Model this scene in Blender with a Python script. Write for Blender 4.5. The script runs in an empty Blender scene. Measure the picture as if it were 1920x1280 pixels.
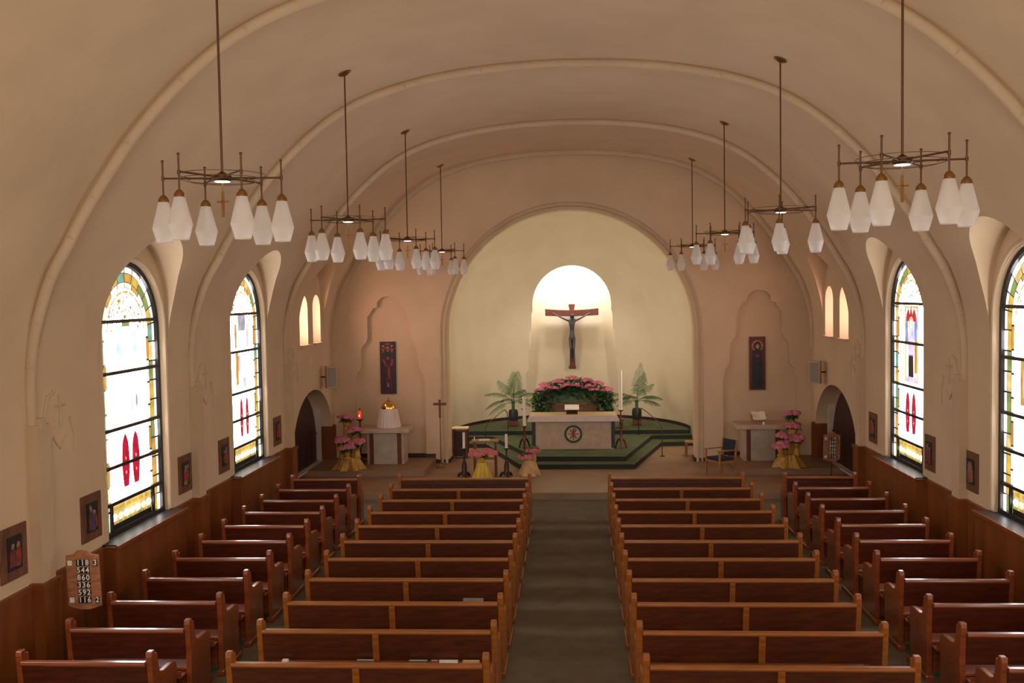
import bpy, bmesh, math, random
from mathutils import Vector, Matrix
sin, cos, pi = math.sin, math.cos, math.pi
R = random.Random(7)
sc = bpy.context.scene
COL = sc.collection

# ------------------------------------------------------------------ materials
MATS = {}
def mat(name, col, rough=0.6, metal=0.0, noise=0.0, nscale=6.0, bump=0.0, bscale=40.0, stretch=None,
        emit=None, estr=0.0, coat=0.0, trans=0.0, spec=0.5, col2=None):
    m = bpy.data.materials.new(name); m.use_nodes = True
    nt = m.node_tree; b = nt.nodes['Principled BSDF']
    b.inputs['Base Color'].default_value = (*col, 1)
    b.inputs['Roughness'].default_value = rough
    b.inputs['Metallic'].default_value = metal
    b.inputs['Specular IOR Level'].default_value = spec
    if coat: b.inputs['Coat Weight'].default_value = coat; b.inputs['Coat Roughness'].default_value = 0.12
    if trans: b.inputs['Transmission Weight'].default_value = trans
    tc = nt.nodes.new('ShaderNodeTexCoord'); mp = nt.nodes.new('ShaderNodeMapping')
    nt.links.new(tc.outputs['Object'], mp.inputs['Vector'])
    if stretch: mp.inputs['Scale'].default_value = stretch
    if noise > 0:
        n = nt.nodes.new('ShaderNodeTexNoise'); n.inputs['Scale'].default_value = nscale
        n.inputs['Detail'].default_value = 4
        nt.links.new(mp.outputs[0], n.inputs['Vector'])
        mx = nt.nodes.new('ShaderNodeMix'); mx.data_type = 'RGBA'
        c2 = col2 or tuple(c * (1 - noise) for c in col)
        c1 = tuple(min(1, c * (1 + noise * .6)) for c in col)
        mx.inputs['A'].default_value = (*c1, 1); mx.inputs['B'].default_value = (*c2, 1)
        cr = nt.nodes.new('ShaderNodeValToRGB')
        cr.color_ramp.elements[0].position = .35; cr.color_ramp.elements[1].position = .65
        nt.links.new(n.outputs['Fac'], cr.inputs['Fac'])
        nt.links.new(cr.outputs['Color'], mx.inputs['Factor'])
        nt.links.new(mx.outputs['Result'], b.inputs['Base Color'])
    if bump > 0:
        n2 = nt.nodes.new('ShaderNodeTexNoise'); n2.inputs['Scale'].default_value = bscale
        n2.inputs['Detail'].default_value = 5
        nt.links.new(mp.outputs[0], n2.inputs['Vector'])
        bp = nt.nodes.new('ShaderNodeBump'); bp.inputs['Strength'].default_value = bump
        bp.inputs['Distance'].default_value = 0.02
        nt.links.new(n2.outputs['Fac'], bp.inputs['Height'])
        nt.links.new(bp.outputs['Normal'], b.inputs['Normal'])
    if emit:
        b.inputs['Emission Color'].default_value = (*emit, 1)
        b.inputs['Emission Strength'].default_value = estr
    MATS[name] = m
    return m

PLASTER = mat('plaster', (.66, .485, .315), .9, noise=.05, nscale=1.3, bump=.10, bscale=7, spec=.2)
PLASTER_APSE = mat('plaster_apse', (.68, .575, .42), .85, noise=.04, nscale=1.2, bump=.06, bscale=7, spec=.25)
TRIMP = mat('plaster_trim', (.585, .435, .285), .85, noise=.05, nscale=2, bump=.08, bscale=9, spec=.2)
CARPET = mat('carpet_green', (.17, .145, .095), .95, noise=.12, nscale=3, bump=.4, bscale=160, spec=.1)
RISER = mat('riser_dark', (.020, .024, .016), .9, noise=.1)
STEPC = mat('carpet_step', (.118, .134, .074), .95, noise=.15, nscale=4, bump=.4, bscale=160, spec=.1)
TILE = mat('floor_tan', (.27, .155, .085), .55, noise=.15, nscale=2.0, bump=.05, bscale=12)
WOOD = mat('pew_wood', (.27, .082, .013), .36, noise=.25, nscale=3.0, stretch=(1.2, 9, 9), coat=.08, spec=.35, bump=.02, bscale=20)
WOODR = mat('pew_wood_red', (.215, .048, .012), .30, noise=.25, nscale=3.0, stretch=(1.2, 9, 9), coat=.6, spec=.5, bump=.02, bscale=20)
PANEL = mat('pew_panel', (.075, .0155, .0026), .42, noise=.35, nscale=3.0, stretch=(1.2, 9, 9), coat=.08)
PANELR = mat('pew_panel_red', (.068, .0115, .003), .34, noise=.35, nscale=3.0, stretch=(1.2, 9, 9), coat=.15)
WAIN = mat('wainscot_wood', (.205, .058, .013), .42, noise=.22, nscale=1.5, stretch=(2.5, 2.5, .5), coat=.12, spec=.3)
DKWOOD = mat('dark_wood', (.045, .014, .008), .4, noise=.3, nscale=5, stretch=(5, 5, 1))
REDWOOD = mat('red_wood', (.15, .03, .014), .4, noise=.35, nscale=5, stretch=(6, 6, 1), coat=.2)
OAK = mat('oak_wood', (.36, .16, .055), .45, noise=.3, nscale=5, stretch=(6, 6, 1))
DOORW = mat('door_wood', (.042, .013, .012), .5, noise=.3, nscale=3, stretch=(6, 6, .8))
FRAMEW = mat('frame_wood', (.155, .058, .026), .5, noise=.35, nscale=6, stretch=(3, 3, 1))
BRASS = mat('brass', (.33, .17, .055), .38, metal=.9)
DBRASS = mat('dark_brass', (.12, .06, .026), .42, metal=.8)
GOLD = mat('gold', (.85, .48, .12), .2, metal=1)
IRON = mat('iron', (.012, .010, .012), .45)
BLACK = mat('black', (.01, .01, .011), .5)
STONE = mat('stone', (.50, .36, .255), .5, noise=.12, nscale=5, bump=.03, bscale=20)
STONE2 = mat('stone_grey', (.43, .345, .25), .55, noise=.12, nscale=4)
SLATE = mat('slate_dark', (.030, .028, .034), .42, noise=.2, nscale=6)
LINEN = mat('linen', (.72, .60, .52), .85, noise=.05)
ALTTOP = mat('altar_top', (.62, .45, .25), .6, noise=.08, nscale=5)
VEIL = mat('veil', (.72, .60, .52), .8)
WHITE = mat('white_card', (.80, .77, .72), .6)
PAPER = mat('paper', (.80, .74, .64), .8)
GREENM = mat('green_enamel', (.025, .045, .032), .4)
BRNM = mat('chi_rho_brown', (.23, .055, .02), .5)
LEAF = mat('leaf_green', (.042, .105, .034), .45, noise=.55, nscale=9)
LEAF2 = mat('palm_green', (.085, .175, .065), .5, noise=.4, nscale=5)
PINK = mat('petal_pink', (.70, .22, .29), .6, noise=.35, nscale=22)
CORAL = mat('petal_coral', (.72, .20, .20), .6, noise=.3, nscale=22)
GOLDCL = mat('gold_cloth', (.50, .27, .045), .45, noise=.25, nscale=7)
YELCL = mat('yellow_cloth', (.62, .40, .03), .5, noise=.15, nscale=6)
CREAMCL = mat('tan_cloth', (.55, .33, .12), .5, noise=.2, nscale=7)
NAVY = mat('navy_fabric', (.015, .02, .035), .8, bump=.2, bscale=120)
POT = mat('pot_dark', (.025, .024, .020), .5, noise=.3, nscale=8)
BOXW = mat('planter_wood', (.21, .085, .03), .5, noise=.35, nscale=4, stretch=(1, 4, 6))
CANDLE = mat('wax', (.80, .70, .58), .5)
GREYSP = mat('speaker_grey', (.30, .25, .21), .7, noise=.1, nscale=60)
SPCAB = mat('speaker_cabinet', (.48, .37, .25), .6)
RUNNER = mat('jamb_white', (.50, .42, .36), .7)
CORPUS = mat('bronze_corpus', (.05, .047, .05), .34, metal=.2)
PAINTW = mat('panel_board_wood', (.40, .165, .075), .5, noise=.3, nscale=4, stretch=(2, 2, 8))
FLAME = mat('flame', (1, .3, .1), .5, emit=(1, .35, .12), estr=6)
REDGL = mat('red_glass', (.5, .02, .015), .15, emit=(1, .05, .02), estr=.5)
LAMP = mat('lamp_lens', (.9, .9, .85), .4, emit=(1, .93, .82), estr=7)
HYM = mat('hymnal_cover', (.12, .09, .08), .6, noise=.2)
HYM2 = mat('folder_green', (.22, .21, .15), .6)

# frosted shade: diffuse + translucent
def shade_mat():
    m = bpy.data.materials.new('frosted_glass'); m.use_nodes = True; nt = m.node_tree
    for n in list(nt.nodes): nt.nodes.remove(n)
    o = nt.nodes.new('ShaderNodeOutputMaterial'); mx = nt.nodes.new('ShaderNodeMixShader')
    d = nt.nodes.new('ShaderNodeBsdfPrincipled'); t = nt.nodes.new('ShaderNodeBsdfTranslucent')
    d.inputs['Base Color'].default_value = (.83, .79, .75, 1); d.inputs['Roughness'].default_value = .35
    tc = nt.nodes.new('ShaderNodeTexCoord'); nz = nt.nodes.new('ShaderNodeTexNoise'); nz.inputs['Scale'].default_value = 25
    mc = nt.nodes.new('ShaderNodeMix'); mc.data_type = 'RGBA'
    mc.inputs['A'].default_value = (.93, .88, .84, 1); mc.inputs['B'].default_value = (.86, .81, .77, 1)
    nt.links.new(tc.outputs['Object'], nz.inputs['Vector']); nt.links.new(nz.outputs['Fac'], mc.inputs['Factor'])
    nt.links.new(mc.outputs['Result'], t.inputs['Color'])
    mx.inputs[0].default_value = .5
    nt.links.new(d.outputs[0], mx.inputs[1]); nt.links.new(t.outputs[0], mx.inputs[2])
    nt.links.new(mx.outputs[0], o.inputs[0])
    return m
SHADE = shade_mat()

WIN = 11.0      # daylight strength behind the stained glass
def glass(name, col, k):
    m = bpy.data.materials.new('glass_' + name); m.use_nodes = True; nt = m.node_tree
    b = nt.nodes['Principled BSDF']
    b.inputs['Base Color'].default_value = (*[c * .3 for c in col], 1); b.inputs['Roughness'].default_value = .25
    tc = nt.nodes.new('ShaderNodeTexCoord'); nz = nt.nodes.new('ShaderNodeTexNoise')
    nz.inputs['Scale'].default_value = 5; nz.inputs['Detail'].default_value = 3
    mx = nt.nodes.new('ShaderNodeMix'); mx.data_type = 'RGBA'
    mx.inputs['A'].default_value = (*col, 1); mx.inputs['B'].default_value = (*[c * .45 for c in col], 1)
    mr = nt.nodes.new('ShaderNodeMapRange'); mr.inputs['From Min'].default_value = .35; mr.inputs['From Max'].default_value = .75
    nt.links.new(tc.outputs['Object'], nz.inputs['Vector']); nt.links.new(nz.outputs['Fac'], mr.inputs['Value'])
    nt.links.new(mr.outputs[0], mx.inputs['Factor'])
    nt.links.new(mx.outputs['Result'], b.inputs['Emission Color'])
    b.inputs['Emission Strength'].default_value = k * (WIN if name == 'white' else 3.0)
    return m
G = dict(white=glass('white', (1, .97, .98), 1.0), pale=glass('pale', (.95, .90, .74), .55), yellow=glass('yellow', (.85, .55, .08), .28),
         green=glass('green', (.34, .46, .12), .22), teal=glass('teal', (.25, .55, .42), .25), amber=glass('amber', (.75, .40, .08), .28),
         blue=glass('blue', (.22, .35, .85), .36), sky=glass('sky', (.55, .85, 1.0), .55), red=glass('red', (.75, .012, .06), .23),
         brown=glass('brown', (.30, .10, .05), .14), grey=glass('grey', (.42, .42, .50), .32), dark=glass('dark', (.03, .03, .06), .08),
         lilac=glass('lilac', (.60, .50, .85), .5), pink=glass('pink', (.9, .45, .50), .5), gold=glass('gold', (.8, .6, .22), .36),
         jewel=glass('jewel', (1, .9, .6), .5), cream=glass('cream', (1, .93, .86), .42))
PINKWIN = [glass('pale_pink', (1.0, .68, .60), 1.0), glass('rose_pink', (1.0, .64, .58), 1.5)]

# ------------------------------------------------------------------ mesh helpers
class MB:
    def __init__(s): s.v = []; s.f = []; s.m = []; s.mi = 0
    def add(s, vs, fs):
        o = len(s.v); s.v += [tuple(v) for v in vs]; s.f += [tuple(i + o for i in f) for f in fs]; s.m += [s.mi] * len(fs); return s
    def box(s, x0, x1, y0, y1, z0, z1):
        vs = [(x, y, z) for z in (z0, z1) for y in (y0, y1) for x in (x0, x1)]
        return s.add(vs, [(0, 2, 3, 1), (4, 5, 7, 6), (0, 1, 5, 4), (2, 6, 7, 3), (0, 4, 6, 2), (1, 3, 7, 5)])
    def prism(s, poly, axis, a, b):
        # poly is 2D; axis 'x': (y,z) ; 'y': (x,z) ; 'z': (x,y)
        def P(u, v, w): return {'x': (w, u, v), 'y': (u, w, v), 'z': (u, v, w)}[axis]
        n = len(poly); ar = sum(poly[i][0] * poly[(i + 1) % n][1] - poly[(i + 1) % n][0] * poly[i][1] for i in range(n))
        if ar < 0: poly = poly[::-1]
        vs = [P(u, v, a) for u, v in poly] + [P(u, v, b) for u, v in poly]
        fs = [tuple(range(n))[::-1], tuple(range(n, 2 * n))] + [(i, (i + 1) % n, n + (i + 1) % n, n + i) for i in range(n)]
        if axis == 'y': fs = [f[::-1] for f in fs]
        if b < a: fs = [f[::-1] for f in fs]
        return s.add(vs, fs)
    def tube(s, pts, r, n=8, closed=False, cap=True):
        pts = [Vector(p) for p in pts]; N = len(pts); vs = []; fs = []
        rr = r if isinstance(r, (list, tuple)) else [r] * N
        up = None
        for i, p in enumerate(pts):
            a = pts[(i - 1) % N] if (closed or i > 0) else p
            c = pts[(i + 1) % N] if (closed or i < N - 1) else p
            t = (c - a).normalized()
            if up is None: up = Vector((0, 0, 1)) if abs(t.z) < .9 else Vector((0, 1, 0))
            x = t.cross(up)
            if x.length < 1e-6: x = t.cross(Vector((1, 0, 0)))
            x.normalize(); up = x.cross(t).normalized()
            for k in range(n):
                w = 2 * pi * k / n; vs.append(p + rr[i] * (cos(w) * x + sin(w) * up))
        M = N if closed else N - 1
        for i in range(M):
            j = (i + 1) % N
            for k in range(n):
                fs.append((i * n + k, i * n + (k + 1) % n, j * n + (k + 1) % n, j * n + k))
        if cap and not closed:
            fs.append(tuple(range(n))[::-1]); fs.append(tuple((N - 1) * n + k for k in range(n)))
        return s.add(vs, fs)
    def lathe(s, prof, n=24, c=(0, 0, 0), cap0=True, cap1=True):
        vs = []; fs = []; N = len(prof)
        for r, z in prof:
            for k in range(n):
                w = 2 * pi * k / n; vs.append((c[0] + r * cos(w), c[1] + r * sin(w), c[2] + z))
        for i in range(N - 1):
            for k in range(n): fs.append((i * n + k, i * n + (k + 1) % n, (i + 1) * n + (k + 1) % n, (i + 1) * n + k))
        if cap0: fs.append(tuple(range(n))[::-1])
        if cap1: fs.append(tuple((N - 1) * n + k for k in range(n)))
        return s.add(vs, fs)
    def poly(s, pts): return s.add(pts, [tuple(range(len(pts)))])
    def mesh(s, name, mats):
        me = bpy.data.meshes.new(name); me.from_pydata(s.v, [], s.f)
        for m in (mats if isinstance(mats, (list, tuple)) else [mats]): me.materials.append(m)
        if any(s.m): me.polygons.foreach_set('material_index', s.m)
        me.update(); return me
    def build(s, name, mats, parent=None, smooth=None, bevel=0, loc=None, rot=None, label=None):
        me = s.mesh(name, mats)
        if smooth is not None:
            bm = bmesh.new(); bm.from_mesh(me); bmesh.ops.recalc_face_normals(bm, faces=bm.faces); bm.to_mesh(me); bm.free()
            me.shade_smooth(); me.set_sharp_from_angle(angle=math.radians(smooth))
        o = bpy.data.objects.new(name, me); COL.objects.link(o)
        if parent: o.parent = parent
        if loc: o.location = loc
        if rot: o.rotation_euler = rot
        if bevel:
            b = o.modifiers.new('bevel', 'BEVEL'); b.width = bevel; b.segments = 2; b.limit_method = 'ANGLE'
        if label: o['label'] = label
        return o

def tag(o, label=None, cat=None, group=None, kind=None):
    if label: o['label'] = label
    if cat: o['category'] = cat
    if group: o['group'] = group
    if kind: o['kind'] = kind
    return o
def struct(o): o['kind'] = 'structure'; return o
def empty(name, loc=(0, 0, 0), rz=0):
    o = bpy.data.objects.new(name, None); COL.objects.link(o); o.location = loc; o.rotation_euler = (0, 0, rz)
    o.empty_display_size = .1; return o
def copy_tree(o, parent=None):
    c = o.copy(); COL.objects.link(c)
    if parent: c.parent = parent
    for ch in list(o.children): copy_tree(ch, c)
    return c
def catmull(P, n):
    out = []
    for i in range(len(P) - 1):
        p0 = P[max(i - 1, 0)]; p1 = P[i]; p2 = P[i + 1]; p3 = P[min(i + 2, len(P) - 1)]
        for k in range(n):
            t = k / n
            out.append(tuple(.5 * ((2 * b) + (-a + c) * t + (2 * a - 5 * b + 4 * c - d) * t * t + (-a + 3 * b - 3 * c + d) * t ** 3)
                             for a, b, c, d in zip(p0, p1, p2, p3)))
    out.append(P[-1]); return out
def boolean(target, cutters, smooth=None):
    for i, c in enumerate(cutters):
        m = target.modifiers.new('b%d' % i, 'BOOLEAN'); m.operation = 'DIFFERENCE'; m.object = c; m.solver = 'EXACT'
    dg = bpy.context.evaluated_depsgraph_get(); dg.update()
    me = bpy.data.meshes.new_from_object(target.evaluated_get(dg))
    target.modifiers.clear(); target.data = me
    if smooth is not None: me.shade_smooth(); me.set_sharp_from_angle(angle=math.radians(smooth))
    for c in cutters: bpy.data.objects.remove(c, do_unlink=True)
def cutter(mb):
    o = mb.build('cut', PLASTER)
    bm = bmesh.new(); bm.from_mesh(o.data); bmesh.ops.recalc_face_normals(bm, faces=bm.faces); bm.to_mesh(o.data); bm.free()
    return o
def fixn(o):
    bm = bmesh.new(); bm.from_mesh(o.data); bmesh.ops.recalc_face_normals(bm, faces=bm.faces); bm.to_mesh(o.data); bm.free(); return o
def arch(cy, hw, z0, zs, n=24, rise=None):
    rise = rise or hw
    return [(cy - hw, z0), (cy + hw, z0)] + [(cy + hw * cos(pi * k / n), zs + rise * sin(pi * k / n)) for k in range(n + 1)]

# ------------------------------------------------------------------ dimensions
WX = 6.1
YF = 24.95           # plane of the chancel wall
SH = .025            # bays on the right sit a little nearer
F0 = .15             # chancel floor
YB = -3.0
Vh = [(6.1, 3.1), (6.1, 3.5), (6.07, 3.9), (5.99, 4.34), (5.83, 4.8), (5.62, 5.15), (5.42, 5.5), (5.15, 5.9), (4.75, 6.42), (4.2, 6.97), (3.6, 7.41),
      (2.9, 7.72), (2.0, 7.94), (1.0, 8.06), (0, 8.10)]
Rh = [(6.03, 3.05), (6.03, 3.5), (5.98, 3.95), (5.88, 4.32), (5.72, 4.74), (5.51, 5.09), (5.31, 5.43), (5.04, 5.83), (4.65, 6.34), (4.12, 6.87), (3.53, 7.31),
      (2.86, 7.61), (1.97, 7.83), (.99, 7.95), (0, 7.99)]
def full(h, n): 
    a = catmull(h, n); b = [(-x, z) for x, z in a[:-1]][::1]
    return a + [(-x, z) for x, z in a[-2::-1]]
Vp = full(Vh, 4)
BAYL = [13.5, 18.34]; BAYR = [13.2, 17.93]
TWL, TWR = (22.28, 23.42), (21.9, 23.15)
DOORL, DOORR = 22.95, 22.72

# ------------------------------------------------------------------ shell
c = MB(); ring = Vp + [(-7.2, 3.1), (-7.2, 9.3), (7.2, 9.3), (7.2, 3.1)]
c.prism(ring, 'y', YB, YF + .45); ceil = fixn(c.build('ceiling', PLASTER)); struct(ceil)
cuts = []
for s, bays in ((-1, BAYL), (1, BAYR)):
    for cy in bays:
        cuts.append(cutter(MB().prism(arch(cy, 1.09, 2.9, 4.3, 28), 'x', s * WX, s * 3.2)))
        cuts.append(cutter(MB().prism(arch(cy, 1.0, 2.8, 4.03, 28), 'x', s * 6.5, s * 5.9)))
    cy = 22.85 if s < 0 else 22.5
    cuts.append(cutter(MB().prism(arch(cy, 1.09, 2.9, 4.25, 28), 'x', s * WX, s * 3.2)))
    for ty in (TWL if s < 0 else TWR):
        cuts.append(cutter(MB().prism(arch(ty, .35, 3.38, 4.2, 16), 'x', s * 6.5, s * 5.8)))
boolean(ceil, cuts, 32)

for s, nm, bays, dc in ((-1, 'wall_left', BAYL, DOORL), (1, 'wall_right', BAYR, DOORR)):
    x0, x1 = sorted((s * WX, s * 7.2))
    w = struct(fixn(MB().box(x0, x1, YB, YF + .45, 0, 3.1).build(nm, PLASTER)))
    cuts = [cutter(MB().prism(arch(cy, 1.0, 1.24, 4.03, 28), 'x', s * 6.5, s * 5.9)) for cy in bays]
    cuts.append(cutter(MB().prism(arch(dc, 1.82, -.1, .85, 32, 1.42), 'x', s * 6.55, s * 5.9)))
    boolean(w, cuts, 32)

struct(MB().box(-7.2, 7.2, YB - .3, YB, 0, 9.3).build('wall_back', PLASTER))
# chancel wall with the great arch and two shallow stepped recesses
fw = struct(fixn(MB().box(-7.2, 7.2, YF, YF + .45, 0, 9.3).build('wall_front', PLASTER)))
AC = .05; AR = 3.16; AS = 3.45
def alcove(cx):
    h = [(.915, .3), (.915, 2.33), (.86, 2.37), (.86, 2.5), (.74, 2.62), (.74, 3.12), (.70, 3.2), (.60, 3.3), (.56, 3.42), (.56, 3.95), (.50, 4.03), (.46, 4.08), (.40, 4.18), (.30, 4.2), (.30, 4.27)]
    top = [(.30 * cos(pi * k / 12), 4.27 + .22 * sin(pi * k / 12)) for k in range(1, 12)]
    return [(cx + a, b) for a, b in h] + [(cx + a, b) for a, b in top] + [(cx - a, b) for a, b in h[::-1]]
boolean(fw, [cutter(MB().prism(arch(AC, AR, -.1, AS, 48), 'y', YF - .2, YF + .7)),
             cutter(MB().prism(alcove(-4.62), 'y', YF - .2, YF + .13)),
             cutter(MB().prism(alcove(4.83), 'y', YF - .2, YF + .14))], 32)
# stepped relief line round the arch
st = [(.37, 7.24), (.37, 7.0), (.98, 6.92), (1.03, 7.12), (1.47, 6.94), (1.44, 6.68), (1.87, 6.48), (1.94, 6.63), (2.38, 6.3), (2.36, 6.0), (2.75, 5.65), (2.95, 5.75), (3.2, 5.4), (3.1, 5.1), (3.42, 4.6), (3.4, 3.6)]
outl = [(AC + .06 + a, b) for a, b in st]; outr = [(AC + .06 - a, b) for a, b in st]
inner = [(AC + (AR + .12) * cos(pi * k / 40), AS + (AR + .12) * sin(pi * k / 40)) for k in range(41)]
poly = outl[::-1] + [] 
m = MB()
ring2 = [(AC + (AR + .12), AS)] + [(a, b) for a, b in outl[::-1]] + [(a, b) for a, b in outr] + [(AC - AR - .12, AS)] + inner[::-1][1:-1]
m.prism(ring2, 'y', YF - .012, YF + .01); struct(m.build('trim_1', PLASTER))
# rolls round the arch
m = MB()
for r, off, dy in ((.045, .06, .0), (.035, .17, .0)):
    pts = [(AC + (AR + off), YF - dy, F0)] + [(AC + (AR + off) * cos(pi * k / 60), YF - dy, AS + (AR + off) * sin(pi * k / 60)) for k in range(61)] + [(AC - AR - off, YF - dy, F0)]
    m.tube(pts, r, 8)
struct(m.build('trim_2', TRIMP, smooth=40))

# ---- apse : stilted half round with half dome
AX, AY, ARd = .08, 28.0, 3.42
def apse_surface(rr):
    rows = []
    zs = [0.1] + [3.45 * k / 6 for k in range(1, 7)]
    NP = 48
    def plan(k, r):
        t = k / NP
        if t < .2: return (AX - r, YF + .40 + (AY - YF - .40) * t / .2)
        if t > .8: return (AX + r, AY - (AY - YF - .40) * (t - .8) / .2)
        w = pi * (1 - (t - .2) / .6); return (AX + r * cos(w), AY + r * sin(w))
    for z in zs: rows.append([(*plan(k, rr), z) for k in range(NP + 1)])
    for a in range(1, 15):
        e = a / 14 * pi / 2 * .995
        rows.append([(*[q for q in plan(k, rr * cos(e))], 3.45 + rr * sin(e)) for k in range(NP + 1)])
    return rows, NP
m = MB(); ri, NP = apse_surface(ARd); ro, _ = apse_surface(ARd + .25)
nr = len(ri)
vs = [p for r in ri for p in r] + [p for r in ro for p in r]; off = nr * (NP + 1); fs = []
for i in range(nr - 1):
    for k in range(NP):
        a = i * (NP + 1) + k; b = a + 1; c2 = b + NP + 1; d = a + NP + 1
        fs.append((a, d, c2, b)); fs.append((off + a, off + b, off + c2, off + d))
for k in range(NP): fs.append((k, k + 1, off + k + 1, off + k))
for i in range(nr - 1):
    a = i * (NP + 1); d = a + NP + 1; fs.append((a, off + a, off + d, d))
    a += NP; d += NP; fs.append((a, d, off + d, off + a))
t0 = (nr - 1) * (NP + 1)
for k in range(NP): fs.append((t0 + k, off + t0 + k, off + t0 + k + 1, t0 + k + 1))
m.add(vs, fs); ap = struct(fixn(m.build('wall_apse', PLASTER_APSE)))
NX = .10
hn = [(1.50, .3), (1.50, 1.95), (1.44, 2.03), (1.42, 2.05), (1.42, 2.62), (1.35, 2.72), (1.35, 3.28), (1.29, 3.36), (1.29, 3.85), (1.25, 3.95), (1.25, 4.12)]
nich = [(NX + a, b) for a, b in hn] + [(NX + 1.25 * cos(pi * k / 28), 4.12 + 1.25 * sin(pi * k / 28)) for k in range(1, 28)] + [(NX - a, b) for a, b in hn[::-1]]
boolean(ap, [cutter(MB().prism(nich, 'y', 29.5, 33))], 32)
m = MB()
m.box(NX - 1.7, NX + 1.7, 32.0, 32.15, .3, 6.4); m.box(NX - 1.75, NX - 1.62, 31.22, 32.1, .3, 6.4); m.box(NX + 1.62, NX + 1.75, 31.22, 32.1, .3, 6.4)
m.box(NX - 1.75, NX + 1.75, 30.2, 32.15, 6.3, 6.45); struct(m.build('wall_niche', PLASTER_APSE))

# floors
struct(MB().box(-7.2, 7.2, YB, 21.06, -.2, 0).build('floor', CARPET))
m = MB(); m.box(-7.2, 7.2, 21.06, 33.2, -.2, F0); struct(m.build('floor_chancel', TILE))
m = MB(); m.box(-6.6, -3.46, 23.05, 25.2, F0 - .02, .30); struct(m.build('floor_side_chapel_left', TILE))
m = MB(); m.box(4.02, 6.6, 23.05, 25.2, F0 - .02, .30); struct(m.build('floor_side_chapel_right', TILE))
# green carpeted steps, each a slab of its own
def curve_side(r, y0):
    w0 = math.asin(max(-1, min(1, (y0 - AY) / r)))
    return [(AX + r * cos(w), AY + r * sin(w)) for w in [w0 + (pi - 2 * w0) * k / 24 for k in range(25)]]
xr, xl = AX + ARd - .02, AX - ARd + .02
s1 = [(-1.22, 23.95), (1.60, 23.9), (2.57, 27.45), (xr, 27.5), (xr, 28.4), (xl, 28.4), (xl, 27.4), (-2.38, 27.35)]
s2 = [(-.87, 24.4), (1.40, 24.33), (2.36, 28.0), (xr, 28.0), (xr, 28.6), (xl, 28.6), (xl, 27.9), (-2.22, 27.9)]
s3 = [(xl + .1, 28.2), (xr - .1, 28.2)] + curve_side(ARd - .01, 28.25)
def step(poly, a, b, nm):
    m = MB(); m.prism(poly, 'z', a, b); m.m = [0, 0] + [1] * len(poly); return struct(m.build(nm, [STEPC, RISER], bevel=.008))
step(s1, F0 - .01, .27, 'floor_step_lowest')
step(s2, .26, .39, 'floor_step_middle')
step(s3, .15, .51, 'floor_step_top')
# dark baseboard round the apse and foot of the piers
m = MB(); cs = curve_side(ARd - .03, 28.22); N = len(cs)
ins = curve_side(ARd + .02, 28.22)
for i in range(N - 1):
    m.add([(*cs[i], .5), (*cs[i + 1], .5), (*cs[i + 1], .60), (*cs[i], .60), (*ins[i], .60), (*ins[i + 1], .60)], [(0, 1, 2, 3), (3, 2, 5, 4)])
struct(m.build('baseboard_apse', DKWOOD))
m = MB()
for a, b, z in ((-5.5, -3.72, .30), (-3.72, -3.46, .30), (-3.46, AC - AR - .0, .15), (AC + AR, 3.95, .15), (3.92, 4.36, .30), (5.08, 5.7, .30)):
    dy = .07 if (a, b) in ((-5.5, -3.72),) else (.04 if z == .3 and a > 3.9 else -.02)
    m.box(a, b, YF + dy - .0, YF + dy + .04, z, z + .09)
m.box(AC - AR - .01, AC - AR + .03, YF - .02, YF + .45, .15, .25); m.box(AC + AR - .03, AC + AR + .01, YF - .02, YF + .45, .15, .25)
struct(m.build('baseboard_front', DKWOOD))

# ribs, each with a pilaster at either foot
def rib(idx, Y0, wid=1.0):
    P = full(Rh, 4); n = len(P)
    sec = [(-.30, -.06 * wid), (-.125, -.05 * wid)] + [(-.055 + .066 * sin(a), -.03 * wid - .066 * wid * cos(a)) for a in [math.radians(-50) + math.radians(280) * k / 14 for k in range(15)]] + [(-.125, -.01 * wid), (-.125, .075 * wid), (-.082, .08 * wid), (-.082, .19 * wid), (-.13, .195 * wid), (-.30, .195 * wid)]
    vs = []; fs = []; ns = len(sec)
    for i, (x, z) in enumerate(P):
        a = P[max(i - 1, 0)]; b = P[min(i + 1, n - 1)]
        tx, tz = b[0] - a[0], b[1] - a[1]; l = math.hypot(tx, tz); tx /= l; tz /= l
        nx, nz = -tz, tx          # inward
        if nx * (0 - x) + nz * (3 - z) < 0: nx, nz = -nx, -nz
        for (d, y) in sec: vs.append((x + nx * d, Y0 - SH * x + y, z + nz * d))
    for i in range(n - 1):
        for k in range(ns): fs.append((i * ns + k, i * ns + (k + 1) % ns, (i + 1) * ns + (k + 1) % ns, (i + 1) * ns + k))
    fs.append(tuple(range(ns))); fs.append(tuple((n - 1) * ns + k for k in range(ns))[::-1])
    m = MB().add(vs, fs)
    # plaster ribbon ties crossing the roll
    if wid > .9:
        for i in range(6, n - 6, 5):
            x, z = P[i]; x2, z2 = P[i + 1]; y = Y0 - SH * x
            nx, nz = -x / math.hypot(x, z - 3), -(z - 3) / math.hypot(x, z - 3)
            m.tube([(x + nx * -.05, y - .12, z + nz * -.05), (x + nx * .004, y - .05, z + nz * .004), (x2 + nx * -.03, y + .03, z2 + nz * -.03)], .010, 5)
    struct(m.build('trim_%d' % (idx), TRIMP, smooth=35))
for i, y in enumerate((10.65, 15.37, 20.55)): rib(3 + i, y)
rib(6, 24.80, .5)
k = 7
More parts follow.
